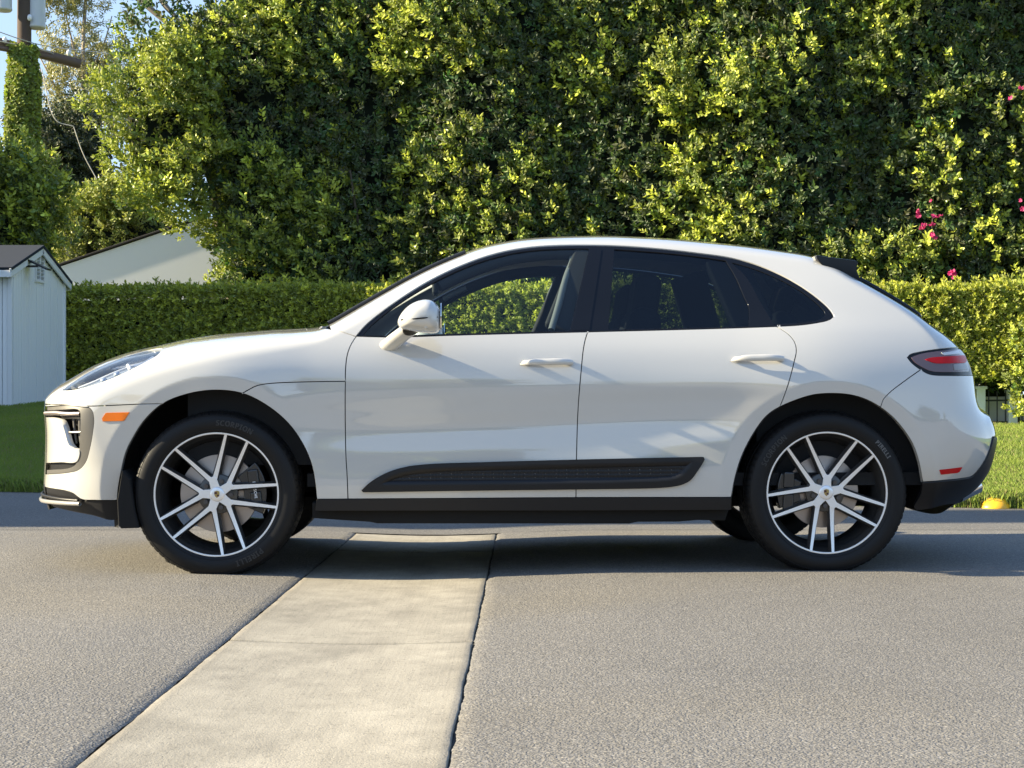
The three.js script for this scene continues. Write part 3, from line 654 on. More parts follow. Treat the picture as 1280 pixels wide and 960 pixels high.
// centre strips: nose, bonnet, windscreen, roof, rear window, tailgate, bumpers
mesh('chin_centre', centre(loopAt(56, 640), iNoseLow), M.satin, car);
mesh('front_fascia', centre(iNoseLow, iNoseTop), M.paint, car);
mesh('bonnet', centre(iNoseTop, iHoodEnd), M.paint, car);
mesh('cowl', centre(iHoodEnd, iPillar, { off: -.006 }), M.satin, car);
mesh('windscreen', centre(iPillar, iRoof), M.glassFront, car);
mesh('roof', centre(iRoof, iRoofEnd), M.paint, car);
mesh('rear_window', centre(iRoofEnd, iGlassEnd), M.glassRear, car);
mesh('tailgate', centre(iGlassEnd, iBump), M.paint, car);
mesh('rear_bumper_centre', centre(iBump, iTail), M.paint, car);
mesh('valance_centre', centre(iTail, LOOP.length - 1), M.satin, car);
// dark surround of the windscreen along the pillars
for (const s of [1, -1]) {
  const p = rimRun(iPillar, iRoof).filter((_, i) => i % 4 === 0).map(q => [q[0] - .004, q[1] + .006, s * (W(q[0], q[1]) - .012)]);
  mesh('windscreen_seal', tube(p, .011, 60, 8), M.black, car);
}
// two lips that wrap round the chin
function planRun(xEnd, y, out) {                                    // the body's plan curve at one height, from the near side round the nose to the far side
  let bi = 0, bd = 1e9; for (let i = 0; i < 80; i++) { const d = Math.abs(rim(i)[1] - y); if (d < bd) { bd = d; bi = i; } }
  const pts = [], r = rim(bi), zB = W(r[0], y), p = LOOP[bi], d = D0(bi);
  for (let k = 0; k <= 14; k++) { const x = lerp(xEnd, r[0], 1 - Math.pow(1 - k / 14, 1.6)), n = normalAt(x, y); pts.push([x + n[0] * out, y, W(x, y) + n[2] * out]); }
  for (let k = 1; k <= 6; k++) { const q = 1 - k / 6, f = t => 1 - Math.pow(Math.max(0, 1 - Math.pow(t, PEXP)), 1 / PEXP), tB = Math.pow(1 - Math.pow(1 - Math.min(1, d / p[4]), PEXP), 1 / PEXP); pts.push([r[0] - (d * (1 - f(q * tB) / f(tB))) - out, y, zB * q]); }
  return [...pts, ...pts.slice(0, -1).reverse().map(v => [v[0], v[1], -v[2]])];
}
for (const [py, pyEnd, xe, out, h, mat] of [[619.5, 625.5, 100, .012, .007, M.satin], [626, 629.6, 104, .022, .010, M.satinLip]]) {
  const a = onBody(60, py), e = onBody(xe, pyEnd), pts = planRun(e[0], a[1], out), n = pts.length;
  const yy = i => { const q = Math.min(i, n - 1 - i) / 14; return lerp(e[1], a[1], sstep(0, 1, Math.min(1, q * .9 + .05))); };
  const c = new THREE.CatmullRomCurve3(pts.map((v, i) => new THREE.Vector3(v[0], yy(i), v[2])));
  const g = new THREE.TubeGeometry(c, 160, h, 10, false);
  mesh('bumper_lip', g, mat, car);
}
// dark edge of the rear window along the pillars
for (const s of [1, -1]) {
  const p = rimRun(loopAt(1070, 357), iGlassEnd).filter((_, i) => i % 4 === 0).map(q => [q[0] + .004, q[1] + .008, s * (W(q[0], q[1]) - .008)]);
  mesh('rear_window_seal', tube(p, .013, 50, 8), M.gloss, car);
}
// roof spoiler
{
  const z0 = .665, P = (px, py, z) => [...unpx(px, py, z), z];
  const outline = [[1021, 320.4], [1032, 321.6], [1069, 326.6], [1072, 327.6], [1071, 331], [1069.6, 335.4], [1071.5, 342], [1075, 350], [1084, 361], [1092, 370.5], [1082, 365.6], [1057, 351.6], [1042, 343.2], [1031, 334]];
  const pts = dense(outline.map(p => unpx(p[0], p[1], z0)), .012, true);
  const sh = new THREE.Shape(pts.map(p => new THREE.Vector2(...p)));
  const fin = (s) => { const g = new THREE.ExtrudeGeometry(sh, { depth: .035, bevelEnabled: true, bevelSize: .003, bevelThickness: .004, bevelSegments: 2 }); g.translate(0, 0, z0 - .035); const q = g.toNonIndexed ? g : g; return s > 0 ? q : (() => { const m = q.clone(); m.translate(0, 0, -2 * z0 + .035); return m; })(); };
  const a = unpx(1022, 320.4, z0), b = unpx(1071.6, 327.4, z0), c = unpx(1070, 333, z0), d = unpx(1034, 332, z0);
  const wing = new THREE.ExtrudeGeometry(new THREE.Shape([a, b, c, d].map(p => new THREE.Vector2(...p))), { depth: 2 * z0 - .04, bevelEnabled: true, bevelSize: .002, bevelThickness: .002, bevelSegments: 1 });
  wing.translate(0, .004, -z0 + .02);
  const sp = mesh('roof_spoiler', merge([fin(1), fin(-1)]), M.gloss, car);
  mesh('spoiler_blade', wing, M.paint, sp);
}
// exhaust tips
for (const s of [1, -1]) {
  const a = unpx(1203, 621, .55), b = unpx(1227, 604, .55);
  const g = rod([a[0] - .04, a[1] + .01, s * .6], [b[0] - .025, b[1] - .01, s * .55], .036, .04, 28); g.scale(1, 1, 1);
  mesh('exhaust_tip', g, M.chrome, car);
}
// floor, underbody and everything dark that shows below the sills
{
  const y0 = unpx(600, 652.5, .88)[1], y1 = unpx(600, 636, .88)[1];
  const sh = new THREE.Shape([unpx(392, 646, .86), unpx(430, 648.6, .86), unpx(462, 650.6, .86), unpx(472, 652.6, .86), unpx(786, 652.8, .86), unpx(797, 650.6, .86), unpx(848, 650.4, .86), unpx(872, 648.4, .86), unpx(905, 649, .86), unpx(912, 630, .86), unpx(392, 630, .86)].map(p => new THREE.Vector2(...p)));
  const g = new THREE.ExtrudeGeometry(sh, { depth: 1.72, bevelEnabled: true, bevelSize: .006, bevelThickness: .006, bevelSegments: 2 }); g.translate(0, 0, -.86);
  const pans = [g, box(3.7, .05, 1.1, 0, .30, 0), box(.75, .1, 1.0, -1.75, .34, 0), box(.7, .1, 1.1, 1.75, .36, 0), box(.25, .3, .05, -1.95, .42, .5), box(.25, .3, .05, -1.95, .42, -.5), box(.12, .10, 1.5, 1.40, .34, 0, .03), box(.12, .09, 1.5, -1.40, .33, 0, .03)];
  mesh('underbody', merge(pans), M.liner, car);
}
// cabin
{
  const c = new THREE.Group(); c.name = 'cabin'; car.add(c);
  mesh('floor', merge([box(2.9, .06, 1.6, .45, .42, 0), box(1.0, .5, 1.56, -1.05, .74, 0), box(.08, .5, 1.5, 1.98, .8, 0), box(.9, .4, 1.5, 1.55, .65, 0)]), M.cabin, c);
  const dash = new THREE.Shape([[-1.12, .70], [-1.2, 1.06], [-.95, 1.09], [-.66, 1.06], [-.58, .96], [-.66, .7]].map(p => new THREE.Vector2(...p)));
  const dg = new THREE.ExtrudeGeometry(dash, { depth: 1.44, bevelEnabled: true, bevelSize: .02, bevelThickness: .02, bevelSegments: 3 }); dg.translate(0, 0, -.72);
  mesh('dashboard', dg, M.cabin, c);
  const wh = new THREE.TorusGeometry(.185, .016, 12, 40); wh.rotateY(Math.PI / 2); wh.rotateZ(.42); wh.translate(-.5, .98, .37);
  mesh('steering_wheel', merge([wh, rod([-.5, .98, .37], [-.75, .88, .37], .05, .05), box(.03, .05, .34, -.5, .98, .37)]), M.cabin, c);
  const seat = (x, z, w, back) => {
    const g = new THREE.Group(); g.name = 'seat';
    const cu = new RoundedBoxGeometry(.5, .16, w, 4, .06); cu.translate(x - .2, .62, z);
    const bk = new RoundedBoxGeometry(.16, .62, w * .96, 4, .07); bk.rotateZ(-back); bk.translate(x + .12, .93, z);
    const hr = new RoundedBoxGeometry(.13, .26, .32, 4, .05); hr.rotateZ(-back * .6); hr.translate(x + .19, 1.27, z);
    return merge([cu, bk, hr]);
  };
  for (const z of [.37, -.37]) mesh('front_seat', seat(.42, z, .52, .24), M.cabin, c);
  const rb = new RoundedBoxGeometry(.5, .18, 1.3, 4, .06); rb.translate(.86, .64, 0);
  const rbk = new RoundedBoxGeometry(.15, .6, 1.3, 4, .06); rbk.rotateZ(-.38); rbk.translate(1.17, .93, 0);
  mesh('rear_bench', merge([rb, rbk, ...[.36, -.36].map(z => { const h = new RoundedBoxGeometry(.09, .15, .24, 4, .04); h.rotateZ(-.3); h.translate(1.30, 1.27, z); return h; })]), M.cabin, c);
  // roof lining, pillars
  const lining = []; { const pos = [], idx = [], i0 = iRoof, i1 = iGlassEnd - 18, w = 13; for (let i = i0; i <= i1; i += 4) { const r = rim(i), z = W(r[0], r[1]) - .03; for (let k = 0; k < w; k++) { const q = k / (w - 1) * 2 - 1; pos.push(r[0], r[1] - .03 - .02 * q * q * q * q + .02, z * q); } } const n = pos.length / 3 / w; for (let i = 0; i < n - 1; i++) for (let k = 0; k < w - 1; k++) { const a = i * w + k, b = a + w; idx.push(a, b, a + 1, b, b + 1, a + 1); } const g = new THREE.BufferGeometry(); g.setAttribute('position', new THREE.Float32BufferAttribute(pos, 3)); g.setIndex(idx); g.computeVertexNormals(); lining.push(g); }
  mesh('roof_lining', merge(lining), M.lightTrim, c);
  for (const s of [1, -1]) {
    const pillar = (a, b, w, d) => { const A = onBody(...a), B = onBody(...b), g = box(w, Math.hypot(B[0] - A[0], B[1] - A[1]) + .04, d, 0, 0, 0, .015); g.rotateZ(Math.atan2(A[0] - B[0], B[1] - A[1])); g.rotateX(-s * .42 * 1); g.translate((A[0] + B[0]) / 2, (A[1] + B[1]) / 2, s * ((W(...A) + W(...B)) / 2 - .075)); return g; };
    mesh('pillar_trim', pillar([708, 414], [742, 316], .19, .05), M.cabin, c); mesh('pillar_trim', pillar([946, 405], [908, 322], .20, .05), M.cabin, c);
    const ring = tube([[716, 318], [716, 326], [709, 345], [698, 385], [690, 412]].map(p => { const q = onBody(...p); return [q[0], q[1], s * (W(...q) - .05)]; }), .016, 30, 8);
    const rail = tube([[548, 357], [575, 344], [606, 332], [640, 322], [690, 316], [722, 316]].map(p => { const q = onBody(...p); return [q[0], q[1], s * (W(...q) - .05)]; }), .03, 40, 8);
    mesh('door_seal', merge([ring]), M.lightTrim, c); mesh('roof_rail_trim', rail, M.cabin, c);
    const grab = tube([[560, 366], [572, 360], [586, 354], [594, 351]].map(p => { const q = onBody(...p); return [q[0] - .03, q[1] + .05, s * (W(...q) - .11)]; }), .016, 20, 8);
    if (s < 0) mesh('pillar_handle', grab, M.lightTrim, c);
  }
  const im = new RoundedBoxGeometry(.03, .07, .22, 3, .012); im.translate(-.42, 1.36, 0); mesh('rear_view_mirror', im, M.cabin, c);
}

// ---------------------------------------------------------------- wheels
function letters(text, R, a0, size, z, parentMat) {                  // raised lettering that follows the tyre wall, centred on angle a0, reading outwards-up
  const gs = []; let total = 0; const ws = [];
  for (const ch of text) { const g = new TextGeometry(ch, { font, size, depth: .0022, curveSegments: 3 }); g.computeBoundingBox(); const w = (g.boundingBox.max.x - g.boundingBox.min.x) + size * .16; ws.push([g, w]); total += w; }
  let s = -total / 2;
  for (const [g, w] of ws) { g.translate(-(g.boundingBox.max.x + g.boundingBox.min.x) / 2, -size / 2, 0); g.translate(0, R, z); const a = a0 - Math.PI / 2 - (s + w / 2) / R; g.rotateZ(a); gs.push(g); s += w; }
  return merge(gs);
}
function lathe(profile, seg = 128) { const g = new THREE.LatheGeometry(profile.map(p => new THREE.Vector2(p[0], p[1])), seg); g.rotateX(Math.PI / 2); return g; }   // profile: radius, z (towards the outside)
const WG = {};
{
  // all wheel shapes: z = 0 on the outer face of the rim lip, the outside is +z
  const R = .3735;
  const tread = []; {                                                // tyre: lathe with tread grooves and shoulder blocks
    const prof = [[.268, -.012], [.276, .000], [.286, .006], [.300, .0135], [.318, .017], [.336, .0145], [.350, .008], [.3585, .001], [.3645, -.008], [.3685, -.018], [.3705, -.03], [.3712, -.046], [.3716, -.0480], [.3645, -.0485], [.3645, -.0585], [.3722, -.059], [.3732, -.085], [.3735, -.105], [.3665, -.1055], [.3665, -.118], [.3735, -.1185], [.3735, -.150], [.3665, -.1505], [.3665, -.163], [.3732, -.1635], [.3722, -.205], [.3645, -.2055], [.3645, -.2155], [.3716, -.216], [.3705, -.234], [.366, -.250], [.352, -.266], [.32, -.274], [.29, -.268], [.268, -.25]];
    const seg = 360, g = new THREE.LatheGeometry(prof.map(p => new THREE.Vector2(...p)), seg); g.rotateX(Math.PI / 2);
    const p = g.attributes.position, n = prof.length;
    for (let i = 0; i < p.count; i++) {
      const s = Math.floor(i / n), k = i % n, pr = prof[k], x = p.getX(i), y = p.getY(i), z = p.getZ(i), r = Math.hypot(x, y);
      let d = 0;
      if (pr[0] > .352) { const q = (s + (pr[1] < -.11 ? 2 : 0)) % 5; if (q === 0) d = pr[1] > -.047 || pr[1] < -.217 ? .0028 : .0024; }
      if (d) { const f = (r - d) / r; p.setXYZ(i, x * f, y * f, z - (pr[1] > -.02 && pr[1] < .01 ? .001 : 0)); }
    }
    const t = toCreasedNormals(g, .5); tread.push(t);
  }
  WG.tyre = tread[0];
  const ribs = []; for (const r of [.290, .3525]) { const t = new THREE.TorusGeometry(r, .0016, 6, 160); t.translate(0, 0, r < .3 ? .0085 : .0065); ribs.push(t); }
  WG.tyreRib = merge(ribs);
  WG.lip = lathe([[.2690, -.010], [.2695, -.001], [.2705, .0005], [.2800, .0005], [.2815, -.001], [.2815, -.012]], 160);
  WG.barrel = lathe([[.2690, -.008], [.266, -.022], [.2585, -.036], [.2555, -.05], [.250, -.075], [.235, -.10], [.232, -.19], [.245, -.21], [.262, -.235], [.272, -.24], [.274, -.235], [.262, -.222]], 160);
  // one spoke: bright face and dark flank under it, from the Y by the hub to the rim
  const spoke = (sgn) => {
    const P = (r, a) => [r * Math.cos(a), r * Math.sin(a)], Y = Math.PI / 180;
    const A = P(.0, 0), B = P(.272, sgn * 25.3 * Y), J = P(.060, sgn * 4 * Y);
    const dx = B[0] - J[0], dy = B[1] - J[1], l = Math.hypot(dx, dy), ux = dx / l, uy = dy / l, nx = -uy * sgn, ny = ux * sgn;   // n points away from the partner
    const n = 18, face = [], fi = [], side = [], si = [];
    for (let i = 0; i <= n; i++) {
      const t = i / n, w = lerp(.0112, .0058, Math.pow(t, .7)), z = -.022 + .0205 * Math.pow(t, 1.25) - .004 * Math.sin(t * Math.PI), x = J[0] + dx * t, y = J[1] + dy * t, w2 = w + lerp(.010, .009, t), zb = z - lerp(.035, .028, t);
      face.push(x + nx * w, y + ny * w, z, x - nx * w, y - ny * w, z);
      side.push(x + nx * w, y + ny * w, z - .0004, x + nx * (w + .0016), y + ny * (w + .0016), z - .002, x + nx * w2, y + ny * w2, zb, x - nx * w2, y - ny * w2, zb, x - nx * (w + .0016), y - ny * (w + .0016), z - .002, x - nx * w, y - ny * w, z - .0004);
    }
    for (let i = 0; i < n; i++) { const a = i * 2; sgn > 0 ? fi.push(a, a + 1, a + 2, a + 2, a + 1, a + 3) : fi.push(a, a + 2, a + 1, a + 2, a + 3, a + 1); for (let k = 0; k < 5; k++) { const b = i * 6 + k; sgn < 0 ? si.push(b, b + 1, b + 6, b + 6, b + 1, b + 7) : si.push(b, b + 6, b + 1, b + 6, b + 7, b + 1); } }
    const mk = (p, i) => { let g = new THREE.BufferGeometry(); g.setAttribute('position', new THREE.Float32BufferAttribute(p, 3)); g.setIndex(i); g = g.toNonIndexed(); g.computeVertexNormals(); return toCreasedNormals(g, .6); };
    return [mk(face, fi), mk(side, si)];
  };
  WG.spokes = [];
  for (let k = 0; k < 5; k++) for (const sgn of [1, -1]) {
    const [f, d] = spoke(sgn), a = (34.5 + 72 * k) * Math.PI / 180;
    f.rotateZ(a); d.rotateZ(a); WG.spokes.push([f, d]);
  }
  // star-shaped hub face with five lug recesses
  const star = new THREE.Shape(), D = Math.PI / 180; const sp = [];
  for (let k = 0; k < 5; k++) { const c = (34.5 + 72 * k) * D; sp.push([.074, c - 12 * D], [.082, c - 5.5 * D], [.079, c], [.082, c + 5.5 * D], [.074, c + 12 * D], [.046, c + 24 * D], [.036, c + 36 * D], [.046, c + 48 * D]); }
  star.setFromPoints(dense(sp.map(q => [q[0] * Math.cos(q[1]), q[0] * Math.sin(q[1])]), .003, true).map(p => new THREE.Vector2(...p)));
  WG.hub = new THREE.ExtrudeGeometry(star, { depth: .006, bevelEnabled: true, bevelSize: .001, bevelThickness: .001, bevelSegments: 2 }); WG.hub.translate(0, 0, -.0275);
  WG.hubBack = lathe([[0, -.030], [.086, -.034], [.09, -.05], [.088, -.09], [0, -.09]], 60);
  WG.bolts = []; for (let k = 0; k < 5; k++) { const a = (70.5 + 72 * k) * D, b = new THREE.CylinderGeometry(.0105, .0115, .02, 6); b.rotateX(Math.PI / 2); b.translate(.061 * Math.cos(a), .061 * Math.sin(a), -.026); WG.bolts.push(b); }
  WG.cap = lathe([[0, -.0145], [.020, -.015], [.028, -.0165], [.0325, -.019], [.033, -.024]], 48);
  const crest = new THREE.Shape([[-.011, .013], [0, .0165], [.011, .013], [.012, .002], [.008, -.009], [0, -.016], [-.008, -.009], [-.012, .002]].map(p => new THREE.Vector2(...p)));
  WG.crest = new THREE.ExtrudeGeometry(crest, { depth: .0012, bevelEnabled: false }); WG.crest.translate(0, 0, -.0150);
  WG.crestBands = merge([box(.011, .010, .001, -.0055, .0062, -.0132), box(.010, .008, .001, .005, -.005, -.0132)]);
  WG.crestGold = merge([box(.011, .010, .001, .0055, .0062, -.0132), box(.008, .008, .001, -.0045, -.005, -.0132)]);
  WG.disc = (r) => lathe([[.055, -.085], [.085, -.080], [.088, -.092], [r - .001, -.092], [r, -.093], [r, -.118], [.09, -.118]], 100);
  WG.hat = lathe([[0, -.080], [.08, -.080], [.0865, -.0835], [.0875, -.093]], 60);
  WG.caliper = (w) => { const sh = new THREE.Shape(); sh.absarc(0, 0, .212, -w, w, false); sh.absarc(0, 0, .118, w, -w, true); const g = new THREE.ExtrudeGeometry(sh, { depth: .05, bevelEnabled: true, bevelSize: .005, bevelThickness: .007, bevelSegments: 3, curveSegments: 24 }); g.translate(0, 0, -.112); const n1 = new RoundedBoxGeometry(.05, .075, .02, 3, .008); n1.translate(.166, .05, -.052); const n2 = n1.clone(); n2.translate(0, -.10, 0); return merge([g, n1, n2]); };
}
function makeWheel(s, k) {
  const w = new THREE.Group(); w.name = 'wheel'; car.add(w);
  w.scale.setScalar(1.022); w.position.set(HUB[k][0], HUB[k][1] + .0, s * (k ? .885 : .885));
  const side = (g) => { return s > 0 ? g : mirrored(g); };
  const spin = k ? 49 - 70.5 : 0, turn = (g) => { g = g.clone(); g.rotateZ(spin * Math.PI / 180); return side(g); };
  mesh('tyre', side(WG.tyre), M.rubber, w); mesh('tyre_rib', side(WG.tyreRib), M.rubber, w);
  if (s > 0) {
    if (k === 0) { mesh('tyre_lettering', letters('SCORPION', .320, 75 * Math.PI / 180, .024, .0155), M.letter, w); mesh('tyre_lettering', letters('PIRELLI', .320, -62 * Math.PI / 180, .026, .0155), M.letter, w); }
    else { mesh('tyre_lettering', letters('PIRELLI', .322, 38 * Math.PI / 180, .019, .0155), M.letter2, w); mesh('tyre_lettering', letters('SCORPION', .320, 142 * Math.PI / 180, .024, .0155), M.letter, w); }
  }
  mesh('rim_lip', side(WG.lip), M.silver, w); mesh('rim_barrel', side(WG.barrel), M.pocket, w);
  for (const [f, d] of WG.spokes) { const m = mesh('spoke', mergeTwo(turn(f), turn(d)), [M.silver, M.pocket], w); }
  mesh('hub_face', turn(WG.hub), M.silver, w); mesh('hub', side(WG.hubBack), M.pocket, w);
  for (const b of WG.bolts) mesh('wheel_bolt', turn(b), M.iron, w);
  mesh('centre_cap', side(WG.cap), M.silver, w); mesh('crest', side(WG.crest), M.crestGold, w); mesh('crest_field', side(WG.crestBands), M.crestRed, w);
  const r = k ? .165 : .175;
  mesh('brake_disc', side(WG.disc(r)), k ? M.steel : M.steel, w); mesh('disc_hat', side(WG.hat), M.iron, w);
  const c = WG.caliper(k ? .36 : .55); c.rotateZ((k ? 178 : 8) * Math.PI / 180);
  mesh('brake_caliper', side(c), M.caliper, w);
  if (s > 0 && k === 0) {                                             // maker's name cast on the front caliper, reading downwards
    const t = new TextGeometry('PORSCHE', { font, size: .0125, depth: .0015, curveSegments: 2 }); t.center(); t.rotateZ(-Math.PI / 2 + .14); t.translate(.166, .018, -.0405); mesh('caliper_lettering', t, M.white, w);
  }
}
function mergeTwo(a, b) {
  const f = g => { g = g.index ? g.toNonIndexed() : g.clone(); for (const n of Object.keys(g.attributes)) if (!['position', 'normal'].includes(n)) g.deleteAttribute(n); return g; };
  return mergeGeometries([f(a), f(b)], true);
}
M.letter2 = std([0.12, 0.12, 0.12], 0.6);
M.crestGold = std([0.45, 0.33, 0.12], 0.35, { metalness: .6 }); M.crestRed = std([0.08, 0.02, 0.02], 0.4);
for (const s of [1, -1]) for (const k of [0, 1]) makeWheel(s, k);

// ---------------------------------------------------------------- ground
const at = (px, py, depth) => [(px - VPX) / FOCAL * depth, CAM_Y - (py - VPY) / FOCAL * depth, CAM_Z - depth];
const SX0 = -1.02, SX1 = -0.178;                                     // concrete strip
const dip = (x) => { const c = (SX0 + SX1) / 2 + .05, d = Math.abs(x - c); return -.030 * (1 - sstep(0.0, 1.0, d)); };
const edgeZ = (x) => -3.96 + .239 * x;                               // where the lawn begins
function lawnY(x, z) {
  const d = edgeZ(x) - z; if (d <= 0) return 0;
  const top = lerp(.62, .24, sstep(-3, 5, x));
  return .012 + top * sstep(-3, 14.5, d) - top * sstep(-3, 14.5, 0);
}
const hash = (i, j, k = 0) => { let h = (i * 374761393 + j * 668265263 + k * 1274126177) | 0; h = Math.imul(h ^ (h >>> 13), 1274126177); return ((h ^ (h >>> 16)) >>> 0) / 4294967296; };
const vnoise = (x, y, per, k) => {
  const i = Math.floor(x), j = Math.floor(y), a = x - i, b = y - j, u = a * a * (3 - 2 * a), v = b * b * (3 - 2 * b), m = (p) => ((p % per) + per) % per;
  return lerp(lerp(hash(m(i), m(j), k), hash(m(i + 1), m(j), k), u), lerp(hash(m(i), m(j + 1), k), hash(m(i + 1), m(j + 1), k), u), v);
};
// asphalt: worn stones of three sizes in a dark binder
let asphaltMap, asphaltBump;
{
  const N = 2048, H = new Float32Array(N * N), C = new Float32Array(N * N), B = new Float32Array(N * N);
  seed = 77;
  for (let i = 0; i < N * N; i++) { C[i] = .105 + .04 * rnd(); B[i] = rnd() * .5; H[i] = .18 + .1 * rnd(); }
  const stone = (R0, R1, count) => {
    for (let n = 0; n < count; n++) {
      const cx = rnd() * N, cy = rnd() * N, r = rr(R0, R1), an = rnd() * 6.28, el = rr(.6, 1), ca = Math.cos(an), sa = Math.sin(an), h = rr(.45, 1), t = rnd(), tone = t < .12 ? rr(.075, .12) : t < .90 ? rr(.15, .225) : rr(.23, .31), warm = rnd(), R = Math.ceil(r);
      for (let y = -R; y <= R; y++) for (let x = -R; x <= R; x++) {
        const u = (x * ca + y * sa) / r, v = (-x * sa + y * ca) / (r * el), q = Math.pow(Math.abs(u), 2.6) + Math.pow(Math.abs(v), 2.6);
        if (q > 1) continue;
        const k = (((cy + y) | 0) + N) % N * N + (((cx + x) | 0) + N) % N, hh = h * (1 - q * q * .8) + .06 * rnd();
        if (hh > H[k]) { H[k] = hh; C[k] = tone * (1 - .25 * q); B[k] = warm; }
      }
    }
  };
  stone(1.3, 2.3, 190000); stone(1.9, 3.5, 120000); stone(2.8, 4.8, 24000);
  asphaltMap = tex(N, N, (i, j) => { const k = j * N + i, c = C[k], w = B[k]; return [Math.pow(c * (1 + .05 * w), .4545), Math.pow(c * (.965), .4545), Math.pow(c * (.93 - .12 * w), .4545)]; }, true);
  asphaltBump = tex(N, N, (i, j) => H[j * N + i]);
}
const asphalt = std([1, 1, 1], .88, { map: asphaltMap, bumpMap: asphaltBump, bumpScale: .0024, vertexColors: true });
const concreteMap = tex(1024, 1024, (i, j) => {
  const u = i / 1024, v = j / 1024, fine = hash(i, j, 5), a = vnoise(u * 6, v * 6, 6, 1), b = vnoise(u * 23, v * 17, 1000, 2), brush = vnoise(u * 400, v * 5, 1e6, 3), spot = vnoise(u * 150, v * 150, 1e6, 4);
  let c = .295 + .08 * (a - .5) + .07 * (b - .5) + .04 * (brush - .5) + .09 * (fine - .5) + (spot > .82 ? -.06 : 0) + (spot < .12 ? .04 : 0);
  return [Math.pow(c * 1.03, .4545), Math.pow(c * .945, .4545), Math.pow(c * .77, .4545)];
}, true);
const concreteBump = tex(1024, 1024, (i, j) => .5 + .3 * (hash(i, j, 7) - .5) + .3 * (vnoise(i / 3, j / 3, 1e6, 8) - .5) + .25 * (vnoise(i / 14, j / 5, 1e6, 9) - .5));
const concrete = std([1, 1, 1], .85, { map: concreteMap, bumpMap: concreteBump, bumpScale: .0022, vertexColors: true });

function sheet(xs, zs, yf, colorF, uvS) {                            // grid in x and z; xs(z) gives the row's x positions
  const pos = [], uv = [], col = [], idx = [], n = xs(zs[0]).length;
  zs.forEach(z => xs(z).forEach(x => { pos.push(x, yf(x, z), z); uv.push(x / uvS, z / uvS); const c = colorF(x, z); col.push(...c); }));
  for (let j = 0; j < zs.length - 1; j++) for (let i = 0; i < n - 1; i++) { const a = j * n + i, b = a + n; idx.push(a, b, a + 1, b, b + 1, a + 1); }
  const g = new THREE.BufferGeometry();
  g.setAttribute('position', new THREE.Float32BufferAttribute(pos, 3)); g.setAttribute('uv', new THREE.Float32BufferAttribute(uv, 2)); g.setAttribute('color', new THREE.Float32BufferAttribute(col, 3)); g.setIndex(idx); g.computeVertexNormals(); return g;
}
const steps = (a, b, n) => Array.from({ length: n + 1 }, (_, i) => a + (b - a) * i / n);
const stain = (x, z) => {
  const n = noise.noise(x * .35, z * .5, 3.1) * .5 + noise.noise(x * 1.3, z * 1.3, 7.7) * .3 + noise.noise(x * 4, z * 4, 1.7) * .2;
  const sandy = sstep(.05, .6, noise.noise(x * .6 + 5, z * .8, 9.2)) * .5;
  const c = 1 + .24 * n; return [c * (1 + .10 * sandy), c * (1 + .04 * sandy), c * (1 - .10 * sandy)];
};
// asphalt beside the strip ends in a ragged edge with a dark gap
const rag = (z, k) => .012 * noise.noise(z * 2.2, k, 0) + .008 * noise.noise(z * 9, k, 4) + .006 * noise.noise(z * 31, k, 8);
const ZN = 6.2, farZ = (x) => edgeZ(x) - .15;
{
  const zs = steps(ZN, -1.32, 520);
  const left = sheet(z => [...steps(-14, -3.2, 12).slice(0, -1), ...steps(-3.2, SX0 - .05, 40), ...[.035, .02, .012].map(d => SX0 - d + 0), SX0 - .001 + .7 * rag(z, 1)].map((x, i, a) => i === a.length - 1 ? x : i > a.length - 5 ? x + rag(z, 1) : x), zs, (x, z) => dip(x) + (x > SX0 - .006 + .7 * rag(z, 1) ? -.006 : x > SX0 - .024 + .9 * rag(z, 1) ? -.001 : .003 * sstep(.3, .0, SX0 - x)), stain, 3);
  const right = sheet(z => [SX1 + .001 + .7 * rag(z, 2), ...[.012, .02, .035].map(d => SX1 + d + rag(z, 2)), ...steps(SX1 + .06, 3.2, 40), ...steps(3.2, 14, 12).slice(1)], zs, (x, z) => dip(x) + (x < SX1 + .006 + .7 * rag(z, 2) ? -.006 : x < SX1 + .024 + .9 * rag(z, 2) ? -.001 : .003 * sstep(.3, .0, x - SX1)), stain, 3);
  struct('asphalt_drive', left, asphalt); struct('asphalt_drive', right, asphalt);
  // the road beyond the strip's end, to the lawn
  const fz = steps(-1.33, 0, 30);
  const far = sheet(z => steps(-14, 14, 120), steps(0, 1, 26), (x, t) => 0, stain, 3);
  const p = far.attributes.position, u = far.attributes.uv, c = far.attributes.color;
  for (let i = 0; i < p.count; i++) { const x = p.getX(i), t = p.getZ(i), z = lerp(-1.335, farZ(x), t); p.setXYZ(i, x, dip(x) * (1 - sstep(0, .6, t)), z); u.setXY(i, x / 3, z / 3); c.setXYZ(i, ...stain(x, z).map(v => v * .86)); }
  far.computeVertexNormals(); struct('road', far, asphalt);
  // behind the viewer
  const back = sheet(z => steps(-60, 60, 30), steps(60, ZN + .02, 40), () => -.001, stain, 3); struct('street', back, asphalt);
  const sideL = sheet(z => steps(-60, -14.02, 20), steps(ZN, -12, 20), () => -.002, stain, 3), sideR = sheet(z => steps(14.02, 60, 20), steps(ZN, -12, 20), () => -.002, stain, 3);
  struct('street', sideL, asphalt); struct('street', sideR, asphalt);
}
